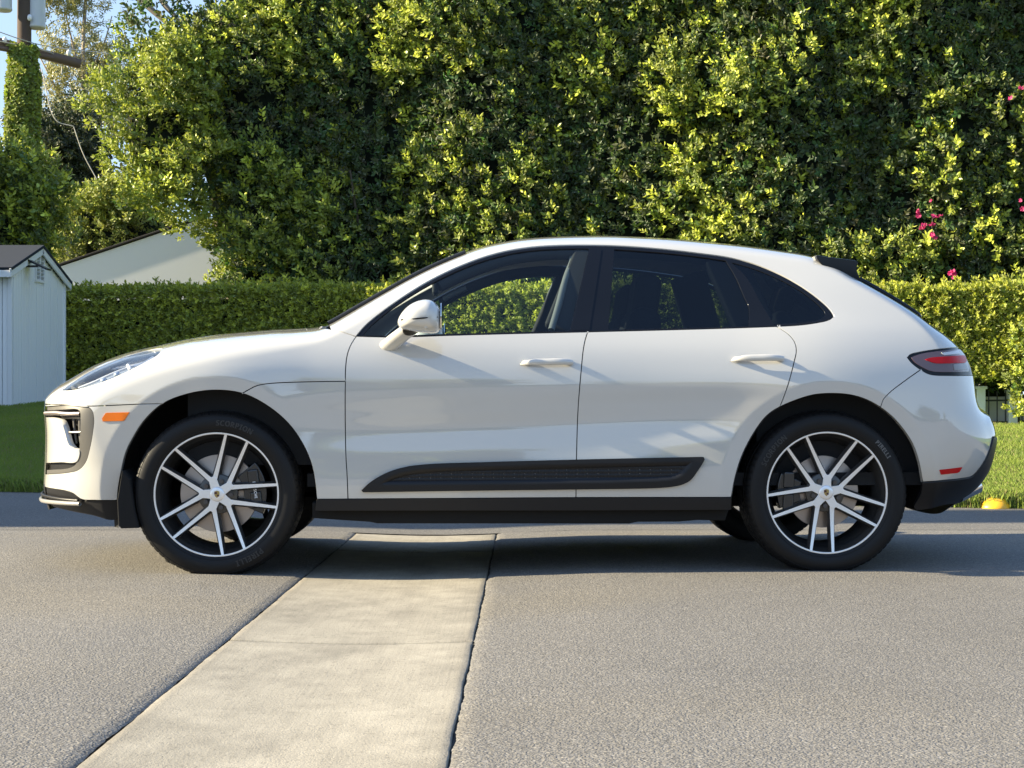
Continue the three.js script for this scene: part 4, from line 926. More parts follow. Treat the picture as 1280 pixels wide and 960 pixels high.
{
  struct('joint_filler', sheet(z => [SX0 - .05, (SX0 + SX1) / 2, SX1 + .05], steps(ZN, -1.31, 60), (x) => dip(x) - .014, () => [1, 1, 1], 1), std([.05, .045, .04], 1));
  const strip = new THREE.Group(); strip.name = 'concrete_strip'; scene.add(strip); tag(strip, null, null, null, 'structure');
  const joints = [ZN, 5.8, 2.75, -.30, -1.31];
  for (let k = 0; k < joints.length - 1; k++) {
    const z0 = joints[k] - .011, z1 = joints[k + 1] + .011, tone = [1, 1.02, .98, 1.0][k];
    const wob = (z, e) => .004 * noise.noise(z * 3, e, 2) + .0025 * noise.noise(z * 17, e, 5);
    const g = sheet(z => [SX0 + .004 + wob(z, 3), SX0 + .004 + wob(z, 3), SX0 + .008 + wob(z, 3), ...steps(SX0 + .03, SX1 - .03, 26), SX1 - .008 + wob(z, 6), SX1 - .004 + wob(z, 6), SX1 - .004 + wob(z, 6)], [z0 + .0001, z0, ...steps(z0 - .014, z1 + .014, Math.ceil((z0 - z1) / .03)), z1, z1 - .0001],
      (x, z) => 0, (x, z) => { const n = 1 + .12 * noise.noise(x * 2.2, z * 1.1, k * 7) + .09 * noise.noise(x * 7, z * 5, k) - .14 * sstep(.25, .6, noise.noise(x * 3.1 + 4, z * 1.6, 2.2)); const edge = sstep(.09, 0, Math.min(x - SX0, SX1 - x)); return [tone * n * (1 - .16 * edge), tone * n * (1 - .17 * edge), tone * n * (1 - .18 * edge)]; }, 1.3);
    const p = g.attributes.position, cols = 33, rows = p.count / cols;
    for (let i = 0; i < p.count; i++) { const c = i % cols, r = Math.floor(i / cols), x = p.getX(i); let y = dip(x) - .001; if (c === 0 || c === cols - 1 || r === 0 || r === rows - 1) y -= .05; else if (c === 1 || c === cols - 2 || r === 1 || r === rows - 2) y -= .007; p.setY(i, y); }
    g.computeVertexNormals();
    mesh(k ? `slab_${String(k).padStart(3, '0')}` : 'slab', g, concrete, strip);
  }
}
struct('ground', (() => { const g = new THREE.PlaneGeometry(240, 240, 1, 1); g.rotateX(-Math.PI / 2); g.translate(0, -.075, -40); return g; })(), std([.035, .03, .025], 1));

// ---------------------------------------------------------------- lawn
const lawnMap = tex(512, 512, (i, j) => { const a = vnoise(i / 40, j / 40, 512 / 40, 1), f = hash(i, j, 2), s = vnoise(i / 3, j / 7, 1e6, 3); const c = .5 + .5 * (a - .5) + .5 * (f - .5) + .4 * (s - .5); return [.30 + .16 * c, .40 + .18 * c, .10 + .07 * c]; }, true);
{
  const g = sheet(z => steps(-60, 60, 160), steps(0, 1, 50), () => 0, (x, z) => [1, 1, 1], 1);
  const p = g.attributes.position, u = g.attributes.uv;
  for (let i = 0; i < p.count; i++) { const x = p.getX(i), t = p.getZ(i), z = lerp(edgeZ(x), -24, t * t * .5 + t * .5); p.setXYZ(i, x, lawnY(x, z) + .004, z); u.setXY(i, x / 2, z / 2); }
  g.computeVertexNormals(); struct('lawn', g, std([1, 1, 1], 1, { map: lawnMap }));
  const backYard = sheet(z => steps(-90, 90, 40), steps(-24, -110, 30), (x, z) => lawnY(x, -24) + .003, (x, z) => [1, 1, 1], 2); struct('back_garden', backYard, std([.12, .12, .07], 1));
}
function instanced(name, geo, mat, list, parent) {                    // list: [matrix, colour]
  const m = new THREE.InstancedMesh(geo, mat, list.length); m.userData.kind = 'stuff'; m.name = name; m.castShadow = m.receiveShadow = true;
  list.forEach(([t, c], i) => { m.setMatrixAt(i, t); m.setColorAt(i, c); }); parent.add(m); return m;
}
function leafGeo(w, l, fold, bend) {                                  // one leaf from the origin along +y, folded along its midrib
  const p = [[0, 0, 0], [w * .5, l * .35, fold], [w * .42, l * .7, fold - bend * .5], [0, l, -bend], [-w * .42, l * .7, fold - bend * .5], [-w * .5, l * .35, fold], [0, l * .45, 0]];
  const g = new THREE.BufferGeometry(); g.setAttribute('position', new THREE.Float32BufferAttribute(p.flat(), 3)); g.setIndex([0, 1, 6, 1, 2, 6, 2, 3, 6, 3, 4, 6, 4, 5, 6, 5, 0, 6]); return g.toNonIndexed();
}
function shootGeo(n, len, w, l, spread, droop = 0, k = 1) {           // leaves round a short twig along +y
  seed = 900 + k; const gs = [];
  for (let i = 0; i < n; i++) {
    const g = leafGeo(w * rr(.7, 1.15), l * rr(.7, 1.15), w * rr(.05, .22), l * rr(0, .25));
    g.rotateY(rr(-.7, .7)); g.rotateX(spread * rr(.6, 1.25) + droop); g.rotateY(i * 2.4 + rr(-.4, .4)); g.translate(rr(-.01, .01), len * i / n, rr(-.01, .01)); gs.push(g);
  }
  const g = merge(gs); g.computeVertexNormals(); return g;
}
const leafMat = (c, through = .45, rough = .95) => phy(c, rough, { transmission: through, thickness: 0, side: THREE.DoubleSide });
const M4 = new THREE.Matrix4(), Q = new THREE.Quaternion(), UPV = new THREE.Vector3(0, 1, 0);
function shootAt(x, y, z, d, s) { const q = new THREE.Quaternion().setFromUnitVectors(UPV, d.normalize()); q.multiply(new THREE.Quaternion().setFromAxisAngle(UPV, rnd() * 6.28)); return new THREE.Matrix4().compose(new THREE.Vector3(x, y, z), q, new THREE.Vector3(s, s, s)); }
const V = (x, y, z) => new THREE.Vector3(x, y, z);
{
  // grass: tufts near enough to read as blades
  seed = 4242;
  const blades = []; for (let i = 0; i < 9; i++) { const h = rr(.035, .10), w = rr(.003, .005), a = rnd() * 6.28, l = rr(.1, .6), x = rr(-.03, .03), z = rr(-.03, .03); const g = new THREE.BufferGeometry(); const bx = Math.cos(a), bz = Math.sin(a); g.setAttribute('position', new THREE.Float32BufferAttribute([x - bz * w, 0, z + bx * w, x + bz * w, 0, z - bx * w, x + bx * h * l * .4, h * .7, z + bz * h * l * .4, x + bx * h * l, h, z + bz * h * l].flat(), 3)); g.setIndex([0, 1, 2, 2, 1, 3]); blades.push(g.toNonIndexed()); }
  const bg = merge(blades); bg.computeVertexNormals();
  const list = [];
  for (let n = 0; n < 90000; n++) {
    const left = rnd() < .5, d = Math.pow(rnd(), 1.4) * 14, depth = 12 + d, x = left ? (rr(-140, 150) - VPX) / FOCAL * depth : (rr(1150, 1420) - VPX) / FOCAL * depth, z = edgeZ(x) - d + rr(-.03, .06);
    if (z < -18.4) continue;
    const t = noise.noise(x * .8, z * .8, 2) * .5 + .5, c = rnd() < .12 ? lin(.24, .21, .08) : lin(lerp(.14, .26, t), lerp(.22, .33, t), lerp(.02, .035, t));
    list.push([new THREE.Matrix4().compose(V(x, lawnY(x, z) + .002, z), new THREE.Quaternion().setFromAxisAngle(UPV, rnd() * 6.28), V(1, 1, 1).multiplyScalar(rr(.6, 1.3))), c]);
  }
  for (let n = 0; n < 130000; n++) {                                   // thinner cover over the rest of the lawn
    const x = rr(-9, 9.5), z = edgeZ(x) - Math.pow(rnd(), 1.2) * 14.5; if (z < -21.5) continue;
    const t = clamp(noise.noise(x * .8, z * .8, 2) * .5 + .5 + rr(-.3, .3));
    list.push([new THREE.Matrix4().compose(V(x, lawnY(x, z) + .002, z), new THREE.Quaternion().setFromAxisAngle(UPV, rnd() * 6.28), V(1, 1, 1).multiplyScalar(rr(.6, 1.4))), rnd() < .1 ? lin(.24, .21, .08) : lin(lerp(.14, .26, t), lerp(.22, .33, t), .03)]);
  }
  for (let n = 0; n < 9000; n++) {                                     // ragged edge where the lawn meets the asphalt
    const x = n % 2 ? rr(-7, -2.2) : rr(1.5, 5.5), z = edgeZ(x) + rr(-.12, .05) + .05 * noise.noise(x * 2.3, 0, 6), t = rnd();
    list.push([new THREE.Matrix4().compose(V(x, lawnY(x, z) + .002, z), new THREE.Quaternion().setFromAxisAngle(UPV, rnd() * 6.28), V(1, 1, 1).multiplyScalar(rr(.5, 1.1))), rnd() < .2 ? lin(.24, .2, .08) : lin(lerp(.14, .26, t), lerp(.22, .33, t), .03)]);
  }
  const gr = instanced('grass', bg, leafMat([1, 1, 1], .35), list, scene); tag(gr, 'short green grass of the lawn behind the car', 'grass', null, 'stuff');
}

// ---------------------------------------------------------------- clipped hedge
const green = (l, dull = 0) => { const t = rnd(); return lin(lerp(.22, .60, t) * l, lerp(.28, .62, t) * l, lerp(.02, .05, t) * l); };
{
  seed = 31337;
  const HZ = -18.6, D = 1.3, top = (x) => lerp(2.70, 2.53, sstep(-7, 7, x));
  const hedge = thing('clipped_hedge', 'long clipped box-shaped hedge running behind the car', 'hedge', [0, 0, HZ - 1.0]);
  hedge.rotation.y = -Math.atan(.2);
  const shoot = shootGeo(9, .10, .036, .062, 1.0, 0, 1), list = [];
  const bottom = (x) => x > 6.9 && x < 9.0 ? 1.0 : lawnY(x, HZ) - .05;
  for (let n = 0; n < 34000; n++) {
    const x = rr(-9.1, 13), f = rnd(), b = bottom(x), wob = .07 * noise.noise(x * .9, n % 7, 0) + .05 * noise.noise(x * 3.1, 5, 1);
    let y, z, d;
    if (f < .72) { y = rr(b, top(x)); z = .05 * noise.noise(x * 2, y * 2, 3) + rr(-.09, .05); d = V(rr(-1.5, .3), rr(-.1, 1.3), rr(.2, 1.1)); }
    else { y = top(x) + wob + rr(-.08, .03); z = -rr(0, D); d = V(rr(-1.1, .3), 1, rr(-.4, .7)); if (rnd() < .06) y += rr(.02, .16); }
    list.push([shootAt(x, y, z, d, rr(.75, 1.3)), green(rr(.75, 1.15))]);
  }
  instanced('foliage', shoot, leafMat([1, 1, 1]), list, hedge);
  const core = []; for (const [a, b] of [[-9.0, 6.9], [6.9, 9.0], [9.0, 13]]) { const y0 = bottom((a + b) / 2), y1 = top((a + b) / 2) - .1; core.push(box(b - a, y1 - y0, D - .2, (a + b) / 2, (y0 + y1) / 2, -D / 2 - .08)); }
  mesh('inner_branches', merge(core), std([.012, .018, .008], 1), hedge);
  for (const x of [7.15, 7.62, 8.3, 8.85]) mesh('stem', merge([tube([[x, .1, -.6], [x + .04, .5, -.55], [x - .03, 1.2, -.6]], .035, 10, 7), tube([[x + .02, .5, -.56], [x + .16, .8, -.5], [x + .22, 1.15, -.5]], .02, 8, 6)]), M.bark, hedge);
}

// ---------------------------------------------------------------- trees
const glossy = std([1, 1, 1], .38, { side: THREE.DoubleSide });
const ficusShoot = shootGeo(9, .24, .062, .115, 1.0, 0, 2), ficusMat = leafMat([1, 1, 1], .5);
const softShoot = shootGeo(10, .22, .035, .14, 1.3, .5, 3);
// crown made of leafy plumes: shoots over the outside of many small ellipsoids, round a dark core of branches
function crown(parent, plumes, perM2, shoot, mat, tint, o = {}) {
  const list = [];
  for (const [x, y, z, rx, ry, rz] of plumes) {
    const area = 4 * Math.PI * Math.pow((Math.pow(rx * ry, 1.6) + Math.pow(rx * rz, 1.6) + Math.pow(ry * rz, 1.6)) / 3, 1 / 1.6), n = Math.ceil(area * perM2), base = rr(.75, 1.2);
    for (let i = 0; i < n; i++) {
      const v = V(rr(-1, 1), rr(-1, 1), rr(-1, 1)); if (v.lengthSq() > 1) { i--; continue; } v.normalize();
      if (o.frontOnly && v.z < -.45) continue;
      if (v.y < -.55 && rnd() < .7) continue;
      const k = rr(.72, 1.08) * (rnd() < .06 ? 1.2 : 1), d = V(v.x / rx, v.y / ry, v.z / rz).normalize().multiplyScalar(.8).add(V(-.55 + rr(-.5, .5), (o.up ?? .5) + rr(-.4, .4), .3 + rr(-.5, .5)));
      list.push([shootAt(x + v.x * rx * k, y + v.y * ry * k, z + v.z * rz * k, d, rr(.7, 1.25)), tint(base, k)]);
    }
  }
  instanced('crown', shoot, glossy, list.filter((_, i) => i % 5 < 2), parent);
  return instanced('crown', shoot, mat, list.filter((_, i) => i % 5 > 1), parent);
}
function limbs(parent, segs, r, mat = M.bark) {
  mesh('trunk', merge(segs.map(([pts, k]) => { const c = new THREE.CatmullRomCurve3(pts.map(p => V(...p))), g = new THREE.TubeGeometry(c, 14, 1, 8, false), q = g.attributes.position, fr = 9; for (let i = 0; i < q.count; i++) { const t = Math.floor(i / fr) / 14, a = c.getPoint(t), s = r * k * (1 - .65 * t); q.setXYZ(i, a.x + (q.getX(i) - a.x) * s, a.y + (q.getY(i) - a.y) * s, a.z + (q.getZ(i) - a.z) * s); } g.computeVertexNormals(); return g; })), mat, parent);
}
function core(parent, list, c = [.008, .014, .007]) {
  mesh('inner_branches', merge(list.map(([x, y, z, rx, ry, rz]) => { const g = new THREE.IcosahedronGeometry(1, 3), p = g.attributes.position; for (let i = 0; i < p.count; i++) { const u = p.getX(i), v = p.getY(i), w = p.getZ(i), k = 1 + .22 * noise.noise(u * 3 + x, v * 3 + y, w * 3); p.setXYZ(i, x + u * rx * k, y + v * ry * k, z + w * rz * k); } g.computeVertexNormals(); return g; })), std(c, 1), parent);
}
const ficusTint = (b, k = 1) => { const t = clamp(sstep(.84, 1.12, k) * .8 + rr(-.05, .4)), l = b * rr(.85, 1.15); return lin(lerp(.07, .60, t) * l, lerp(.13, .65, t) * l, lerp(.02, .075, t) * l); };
{
  const leftEdge = (py) => herm([-80, 0, 60, 100, 150, 200, 250, 290, 320, 350, 420], [205, 192, 150, 118, 135, 160, 185, 211, 244, 268, 275], [0, 0, 0, 0, 0, 0, 0, 0, 0, 0, 0], py);
  const specs = [
    [-6.5, -22.6, 2.8, 'tall leafy tree at the left end of the row, beside the white gable'],
    [-3.1, -23.0, 1.9, 'tall leafy tree behind the hedge, above the bonnet'],
    [-0.3, -22.7, 1.9, 'tall leafy tree behind the hedge, above the windscreen and mirror'],
    [2.5, -22.9, 1.9, 'tall leafy tree behind the hedge, above the middle of the roof'],
    [5.3, -22.6, 1.9, 'tall leafy tree behind the hedge, above the roof spoiler'],
    [8.2, -22.9, 2.0, 'tall leafy tree with pink flowers in it at the right end of the row'],
    [11.2, -23.0, 1.9, 'tall leafy tree past the right end of the row'],
  ];
  specs.forEach(([x0, zz, w, label], k) => {
    const z0 = zz + .2 * (x0 - 6.5);
    seed = 5000 + k * 17;
    const t = thing('leafy_tree', label, 'tree', [x0, 0, z0]), base = lawnY(x0, -22), H = rr(9.6, 10.6), pl = [];
    const n = k === 6 ? 60 : k ? 170 : 260, masses = [];
    for (let q = 0; q < (k ? 13 : 17); q++) masses.push([(((q * .618 + k * .37) % 1) * 2 - 1) * w * .92, 1.6 + (H - 2.4) * ((q + rr(.1, .9)) / (k ? 13 : 17)), rr(-.25, .75), rr(.62, 1.0), rr(.8, 1.5), rr(.55, .9)]);
    for (let i = 0; i < n; i++) {
      const c = masses[i % masses.length], v = V(rr(-1, 1), rr(-1, 1), rr(-.35, 1)).normalize(), r = rr(.2, .42);
      const x = c[0] + v.x * c[3], y = Math.max(.9, c[1] + v.y * c[4]), dep = c[2] + v.z * c[5];
      if (k === 0) { const dd = CAM_Z - z0 - dep; if (VPX + (x0 + x - r * .8) * FOCAL / dd < leftEdge(VPY - (y - CAM_Y) * FOCAL / dd)) continue; }
      pl.push([x, y, dep + rr(-.12, .12), r, r * rr(1.1, 1.9), r * rr(.8, 1.1)]);
    }
    for (let i = 0; i < 26; i++) pl.push([rr(k ? -1 : .1, 1) * w, rr(1, H), -rr(.2, 1.4), rr(.5, .8), rr(.6, 1.1), rr(.5, .8)]);
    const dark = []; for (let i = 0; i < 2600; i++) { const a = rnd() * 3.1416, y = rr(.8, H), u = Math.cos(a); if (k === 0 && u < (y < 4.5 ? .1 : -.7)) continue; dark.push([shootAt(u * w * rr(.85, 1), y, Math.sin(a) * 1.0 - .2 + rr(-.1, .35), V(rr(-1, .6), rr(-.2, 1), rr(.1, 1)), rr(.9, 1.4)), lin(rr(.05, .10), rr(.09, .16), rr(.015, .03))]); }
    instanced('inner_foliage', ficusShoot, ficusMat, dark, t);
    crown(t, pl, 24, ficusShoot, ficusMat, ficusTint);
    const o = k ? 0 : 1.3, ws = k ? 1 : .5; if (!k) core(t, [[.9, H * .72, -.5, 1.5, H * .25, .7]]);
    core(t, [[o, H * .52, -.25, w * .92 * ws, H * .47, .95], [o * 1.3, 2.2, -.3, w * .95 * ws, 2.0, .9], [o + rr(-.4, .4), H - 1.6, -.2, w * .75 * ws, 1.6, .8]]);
    const tx = k ? 0 : .9; limbs(t, [[[[tx, base - .1, 0], [tx + .1, 2, .05], [-.05, 4.5, 0], [.1, H - 1, 0]], 1], [[[.05, 2.2, .05], [.7, 4, .2], [1.1, 6.4, .1]], .55], ...(k ? [[[[0, 2.8, .05], [-.8, 4.6, .2], [-1.2, 7, .0]], .5]] : []), ...(k === 1 ? [[[[0, 3.2, 0], [-.3, 4.2, .9], [-.45, 5.3, 1.25]], .3]] : [])], .17);
  });
}
{
  // flowers that a climber holds out of the last trees
  const petal = () => { const gs = []; for (let i = 0; i < 5; i++) { const g = leafGeo(.05, .06, .012, .01); g.rotateX(1.0); g.rotateY(i * 1.257); gs.push(g); } const g = merge(gs); g.computeVertexNormals(); return g; };
  seed = 61;
  const t = thing('flowering_climber', 'climber with magenta flowers scattered among the leaves at right', 'flowers'), pg = petal(), pm = [0, 1, 2].map(k => leafMat([.5 + .12 * k, .02 + .015 * k, .15 + .05 * k], .4));
  for (const [px, py, n, s] of [[1148, 266, 2, .06], [1171, 269, 5, .07], [1154, 285, 4, .06], [1167, 284, 2, .05], [1166, 294, 3, .06], [1191, 344, 5, .06], [1190, 340, 2, .05], [1266, 118, 2, .2], [1165, 254, 1, .1], [1279, 258, 2, .12]]) {
    const c = at(px, py, 28.9);
    for (let i = 0; i < n; i++) { const m = mesh('flower', pg, pm[(i + n) % 3], t); m.applyMatrix4(shootAt(c[0] + rr(-s, s), c[1] + rr(-s, s), c[2] + rr(-.1, .1), V(rr(-1, .3), rr(-.2, 1), rr(0, 1)), rr(.7, 1.25))); }
  }
  mesh('stem', tube([at(1190, 420, 30.2), at(1180, 350, 29.9), at(1165, 290, 29.6), at(1175, 240, 29.8), at(1230, 160, 29.8), at(1270, 115, 29.6)], .010, 40, 5), M.bark, t);
}
function bush(name, label, category, pos, plumes, coreList, o = {}) {
  const t = thing(name, label, category, pos); seed = o.seed ?? 99;
  crown(t, plumes, o.density ?? 26, o.shoot ?? ficusShoot, o.mat ?? ficusMat, o.tint ?? ficusTint, o);
  if (coreList.length) core(t, coreList);
  limbs(t, o.limbs ?? [[[[0, -1, 0], [.1, .5, 0], [0, 1.5, 0]], 1]], o.r ?? .12); return t;
}
// pale bush-like tree leaning out to the left of the row
{
  seed = 808; const pl = [], c = at(155, 190, 32);
  for (let i = 0; i < 64; i++) { const px = rr(100, 262), py = rr(70, 275), q = at(px, py, 32); if (px < 108 + Math.abs(py - 125) * .42 + (py > 200 ? (py - 200) * .35 : 0)) continue; pl.push([q[0] - c[0], q[1] - c[1], rr(-.5, .6), rr(.2, .42), rr(.22, .5), rr(.2, .4)]); }
  bush('pale_tree', 'loose yellow-green tree beside the utility pole, over the white gable', 'tree', c, pl, [[.55, .5, -.5, .55, 1.2, .4]], { seed: 809, density: 24, tint: (b) => { const t = rnd(); return lin(lerp(.13, .48, t) * b, lerp(.19, .53, t) * b, lerp(.022, .06, t) * b); }, limbs: [[[[3.8, -5.6, -1.5], [3.2, -1, -1.5], [1.7, .6, -1.2], [.2, 1.2, -.4]], 1]] });
}
{
  // rounded bush over the gable's roof
  seed = 606; const c = at(150, 275, 41), pl = [];
  for (let i = 0; i < 60; i++) { const q = at(rr(78, 215), rr(228, 325), 41), u = (q[0] - c[0]) / 1.5; if (q[1] - c[1] > .9 - .75 * u * u + (q[0] > c[0] ? .3 : 0)) continue; pl.push([q[0] - c[0], q[1] - c[1], rr(-.5, .7), rr(.25, .45), rr(.22, .4), rr(.25, .4)]); }
  bush('rounded_bush', 'rounded bush with a sunlit top showing over the white gable roof', 'bush', c, pl, [[0, -.5, -.3, 1.5, .9, .6]], { seed: 607, density: 24, limbs: [[[[0, -4.2, 0], [.1, -2, 0], [0, -.3, 0]], 1]], tint: (b) => { const t = rnd(); return lin(lerp(.16, .38, t) * b, lerp(.22, .40, t) * b, lerp(.03, .06, t) * b); } });
}
{
  // dark tree between the pole and the bush
  seed = 404; const c = at(85, 225, 44), pl = [];
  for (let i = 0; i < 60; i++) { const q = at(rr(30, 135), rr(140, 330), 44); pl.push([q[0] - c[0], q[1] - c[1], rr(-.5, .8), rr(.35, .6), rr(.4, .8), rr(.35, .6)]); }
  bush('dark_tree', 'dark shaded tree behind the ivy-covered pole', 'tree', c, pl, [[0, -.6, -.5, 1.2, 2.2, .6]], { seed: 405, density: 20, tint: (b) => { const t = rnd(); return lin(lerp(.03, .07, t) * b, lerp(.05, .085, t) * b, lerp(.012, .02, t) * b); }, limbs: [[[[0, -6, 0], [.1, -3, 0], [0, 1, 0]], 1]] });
  // shrub behind the shed
  seed = 303; const d = at(28, 255, 31), pm = [];
  for (let i = 0; i < 60; i++) { const q = at(rr(-40, 72), rr(190, 330), 31), lim = 178 + Math.max(0, (q[0] - d[0]) * 64 + 0) * 1.3; const py = VPY - (q[1] - CAM_Y) * FOCAL / 31; if (py < lim) continue; pm.push([q[0] - d[0], q[1] - d[1], rr(-.5, .6), rr(.22, .42), rr(.25, .5), rr(.22, .4)]); }
  bush('tall_shrub', 'tall shrub rising behind the white shed roof', 'bush', d, pm, [[-.35, -.6, -.35, .85, 1.1, .5]], { seed: 304, density: 26, limbs: [[[[0, -4, 0], [.1, -1, 0], [0, .6, 0]], 1]] });
}
// airy tall tree with bare branches at the top left
{
  seed = 2024; const c = at(112, 120, 50), pl = [];
  for (let i = 0; i < 95; i++) {
    const q = at(rr(48, 165), rr(-60, 175), 50); const px = VPX + q[0] * FOCAL / 50, py = VPY - (q[1] - CAM_Y) * FOCAL / 50;
    if (px > 132 && py < 42) continue; if (px < 62 && py > 60 && py < 150) continue; if (px > 150 && py < 60) continue;
    pl.push([q[0] - c[0], q[1] - c[1], rr(-.8, .8), rr(.18, .4), rr(.3, .65), rr(.18, .4)]);
  }
  const t = thing('airy_tree', 'tall airy tree with thin drooping leaves and bare limbs behind the pole', 'tree', c);
  crown(t, pl, 20, softShoot, leafMat([1, 1, 1], .4), (b) => { const t = rnd(); return lin(lerp(.18, .38, t) * b, lerp(.19, .34, t) * b, lerp(.05, .09, t) * b); }, { up: -.2 });
  const pale = std([.34, .28, .22], .9), L = (list, k) => [list.map(p => { const q = at(p[0], p[1], 50); return [q[0] - c[0], q[1] - c[1], p[2] ?? 0]; }), k];
  limbs(t, [L([[118, 480], [116, 330], [110, 200], [104, 60], [112, -60]], 1), L([[110, 190], [84, 140], [62, 95], [44, 60]], .4), L([[108, 170], [78, 128], [58, 110], [48, 78]], .3), L([[110, 150], [96, 128], [72, 112], [60, 84]], .3), L([[112, 130], [90, 110], [66, 98]], .25), L([[106, 120], [92, 60], [80, 10]], .4), L([[106, 100], [128, 60], [140, 20]], .35), L([[104, 130], [66, 132], [56, 120]], .3), L([[116, 300], [98, 220], [78, 190], [60, 180]], .4)], .13, pale);
  for (const [a, b] of [[[165, -6], [205, 30]], [[200, -8], [222, 20]], [[222, -8], [232, 16]]]) { const p = at(a[0], a[1], 36), q = at(b[0], b[1], 34); }
}
{
  // bare limbs crossing the sky above the row
  const t = thing('bare_limb', 'bare grey limbs crossing the sky at the top left', 'branch'), d = 33.5, P = (x, y, k = 0) => at(x, y, d + k);
  limbs(t, [[[P(158, -14), P(178, 2), P(196, 18), P(222, 40), P(250, 70)], 1], [[P(196, -14), P(206, 6), P(222, 24), P(245, 60)], .9], [[P(178, 2), P(170, 10), P(150, 16)], .3]], .085, std([.22, .19, .16], .9));
}

// ---------------------------------------------------------------- shed
{
  const fz = CAM_Z - 25, bz = CAM_Z - 27.9, rx = -8.16, lx = -12.2, gy = .52, eave = at(13, 336, 25)[1], peak = at(50, 314, 26.45)[1] + .03, mz = (fz + bz) / 2;
  const shed = thing('garden_shed', 'white board-sided garden shed with a dark roof at the left edge', 'shed', [0, 0, 0]);
  const white = std([.9, .9, .9], .6), trim = std([.8, .8, .8], .5), dark = std([.010, .016, .028], .8);
  const inner = new THREE.Shape([[fz - .03, gy], [bz + .03, gy], [bz + .03, eave], [mz, peak - .06], [fz - .03, eave]].map(p => new THREE.Vector2(-p[0], p[1])));
  const body = new THREE.ExtrudeGeometry(inner, { depth: rx - lx - .06, bevelEnabled: false }); body.rotateY(Math.PI / 2); body.translate(lx + .03, 0, 0);
  mesh('wall', body, std([.5, .51, .53], .7), shed);
  // siding boards on the gable end, each its own board
  const nb = 22, bw = (fz - bz) / nb;
  for (let i = 0; i < nb; i++) {
    const z = bz + bw * (i + .5), h = Math.max(0, (1 - Math.abs(z - mz) / ((fz - bz) / 2))) * (peak - eave) + eave - .05;
    const g = box(.022, h - gy, bw - .012, rx + .0 - .011 + (i % 3) * .0015, (h + gy) / 2, z, .003); mesh('board', g, white, shed);
  }
  const nf = 30, fw = (rx - lx) / nf;
  for (let i = 0; i < nf; i++) mesh('board', box(fw - .012, eave - gy - .03, .022, lx + fw * (i + .5), (eave + gy) / 2 - .015, fz - .011 + (i % 3) * .0012, .003), white, shed);
  mesh('corner_trim', box(.07, eave - gy, .07, rx - .01, (eave + gy) / 2, fz - .01, .006), trim, shed); mesh('corner_trim', box(.07, eave - gy, .07, rx - .01, (eave + gy) / 2, bz + .01, .006), trim, shed);
  const slope = Math.atan2(peak - eave, (fz - bz) / 2), sl = Math.hypot(peak - eave, (fz - bz) / 2) + .22;
  for (const s of [1, -1]) {
    const roof = box(rx - lx + .2, .05, sl, 0, 0, 0, .008); roof.rotateX(s * slope); roof.translate((rx + lx) / 2 - .01, (peak + eave) / 2 + .055 - .035, mz + s * ((fz - bz) / 4 + .09)); mesh('roof_slope', roof, dark, shed);
    const barge = box(.03, .13, sl, 0, 0, 0, .005); barge.rotateX(s * slope); barge.translate(rx + .06, (peak + eave) / 2 - .045, mz + s * ((fz - bz) / 4 + .09)); mesh('bargeboard', barge, trim, shed);
    const fas = box(rx - lx + .14, .11, .025, (rx + lx) / 2 - .01, eave - .07 - .02, mz + s * ((fz - bz) / 2 + .185), .004); mesh('fascia', fas, trim, shed);
  }
  // vent with two louvre panels, lamp on a bracket
  const vy = at(50, 335, 26.4)[1], vent = new THREE.Group(); vent.name = 'gable_vent'; shed.add(vent);
  mesh('vent_frame', merge([box(.03, .42, .05, rx + .014, vy, mz + .22), box(.03, .42, .04, rx + .014, vy, mz), box(.03, .42, .05, rx + .014, vy, mz - .22), box(.03, .04, .5, rx + .0142, vy + .22, mz), box(.03, .04, .5, rx + .0142, vy - .22, mz)]), trim, vent);
  for (const z of [mz + .11, mz - .11]) for (let k = 0; k < 6; k++) { const g = box(.02, .05, .17); g.rotateZ(-.6); g.translate(rx + .01, vy - .16 + k * .063, z); mesh('louvre', g, std([.45, .46, .48], .6), vent); }
  const lampG = new THREE.Group(); lampG.name = 'solar_lamp'; shed.add(lampG);
  const ly = at(34, 331, 25.7)[1], lz = CAM_Z - 25.75, pane = box(.34, .03, .26); pane.rotateZ(-.45); pane.translate(rx + .22, ly, lz); mesh('solar_panel', pane, std([.012, .013, .02], .25), lampG);
  mesh('bracket', rod([rx, ly - .02, lz], [rx + .2, ly - .02, lz], .018), M.iron, lampG);
  for (const x of [rx - .25, rx - 1.4, rx - 2.6, rx - 3.8]) for (const z of [fz - .2, bz + .2]) mesh('footing', box(.3, .24, .3, x, gy - .12, z), std([.3, .3, .3], .9), shed);
  mesh('skid', box(rx - lx - .1, .1, .12, (rx + lx) / 2, gy - .05, fz - .16), std([.06, .07, .09], .8), shed);
}
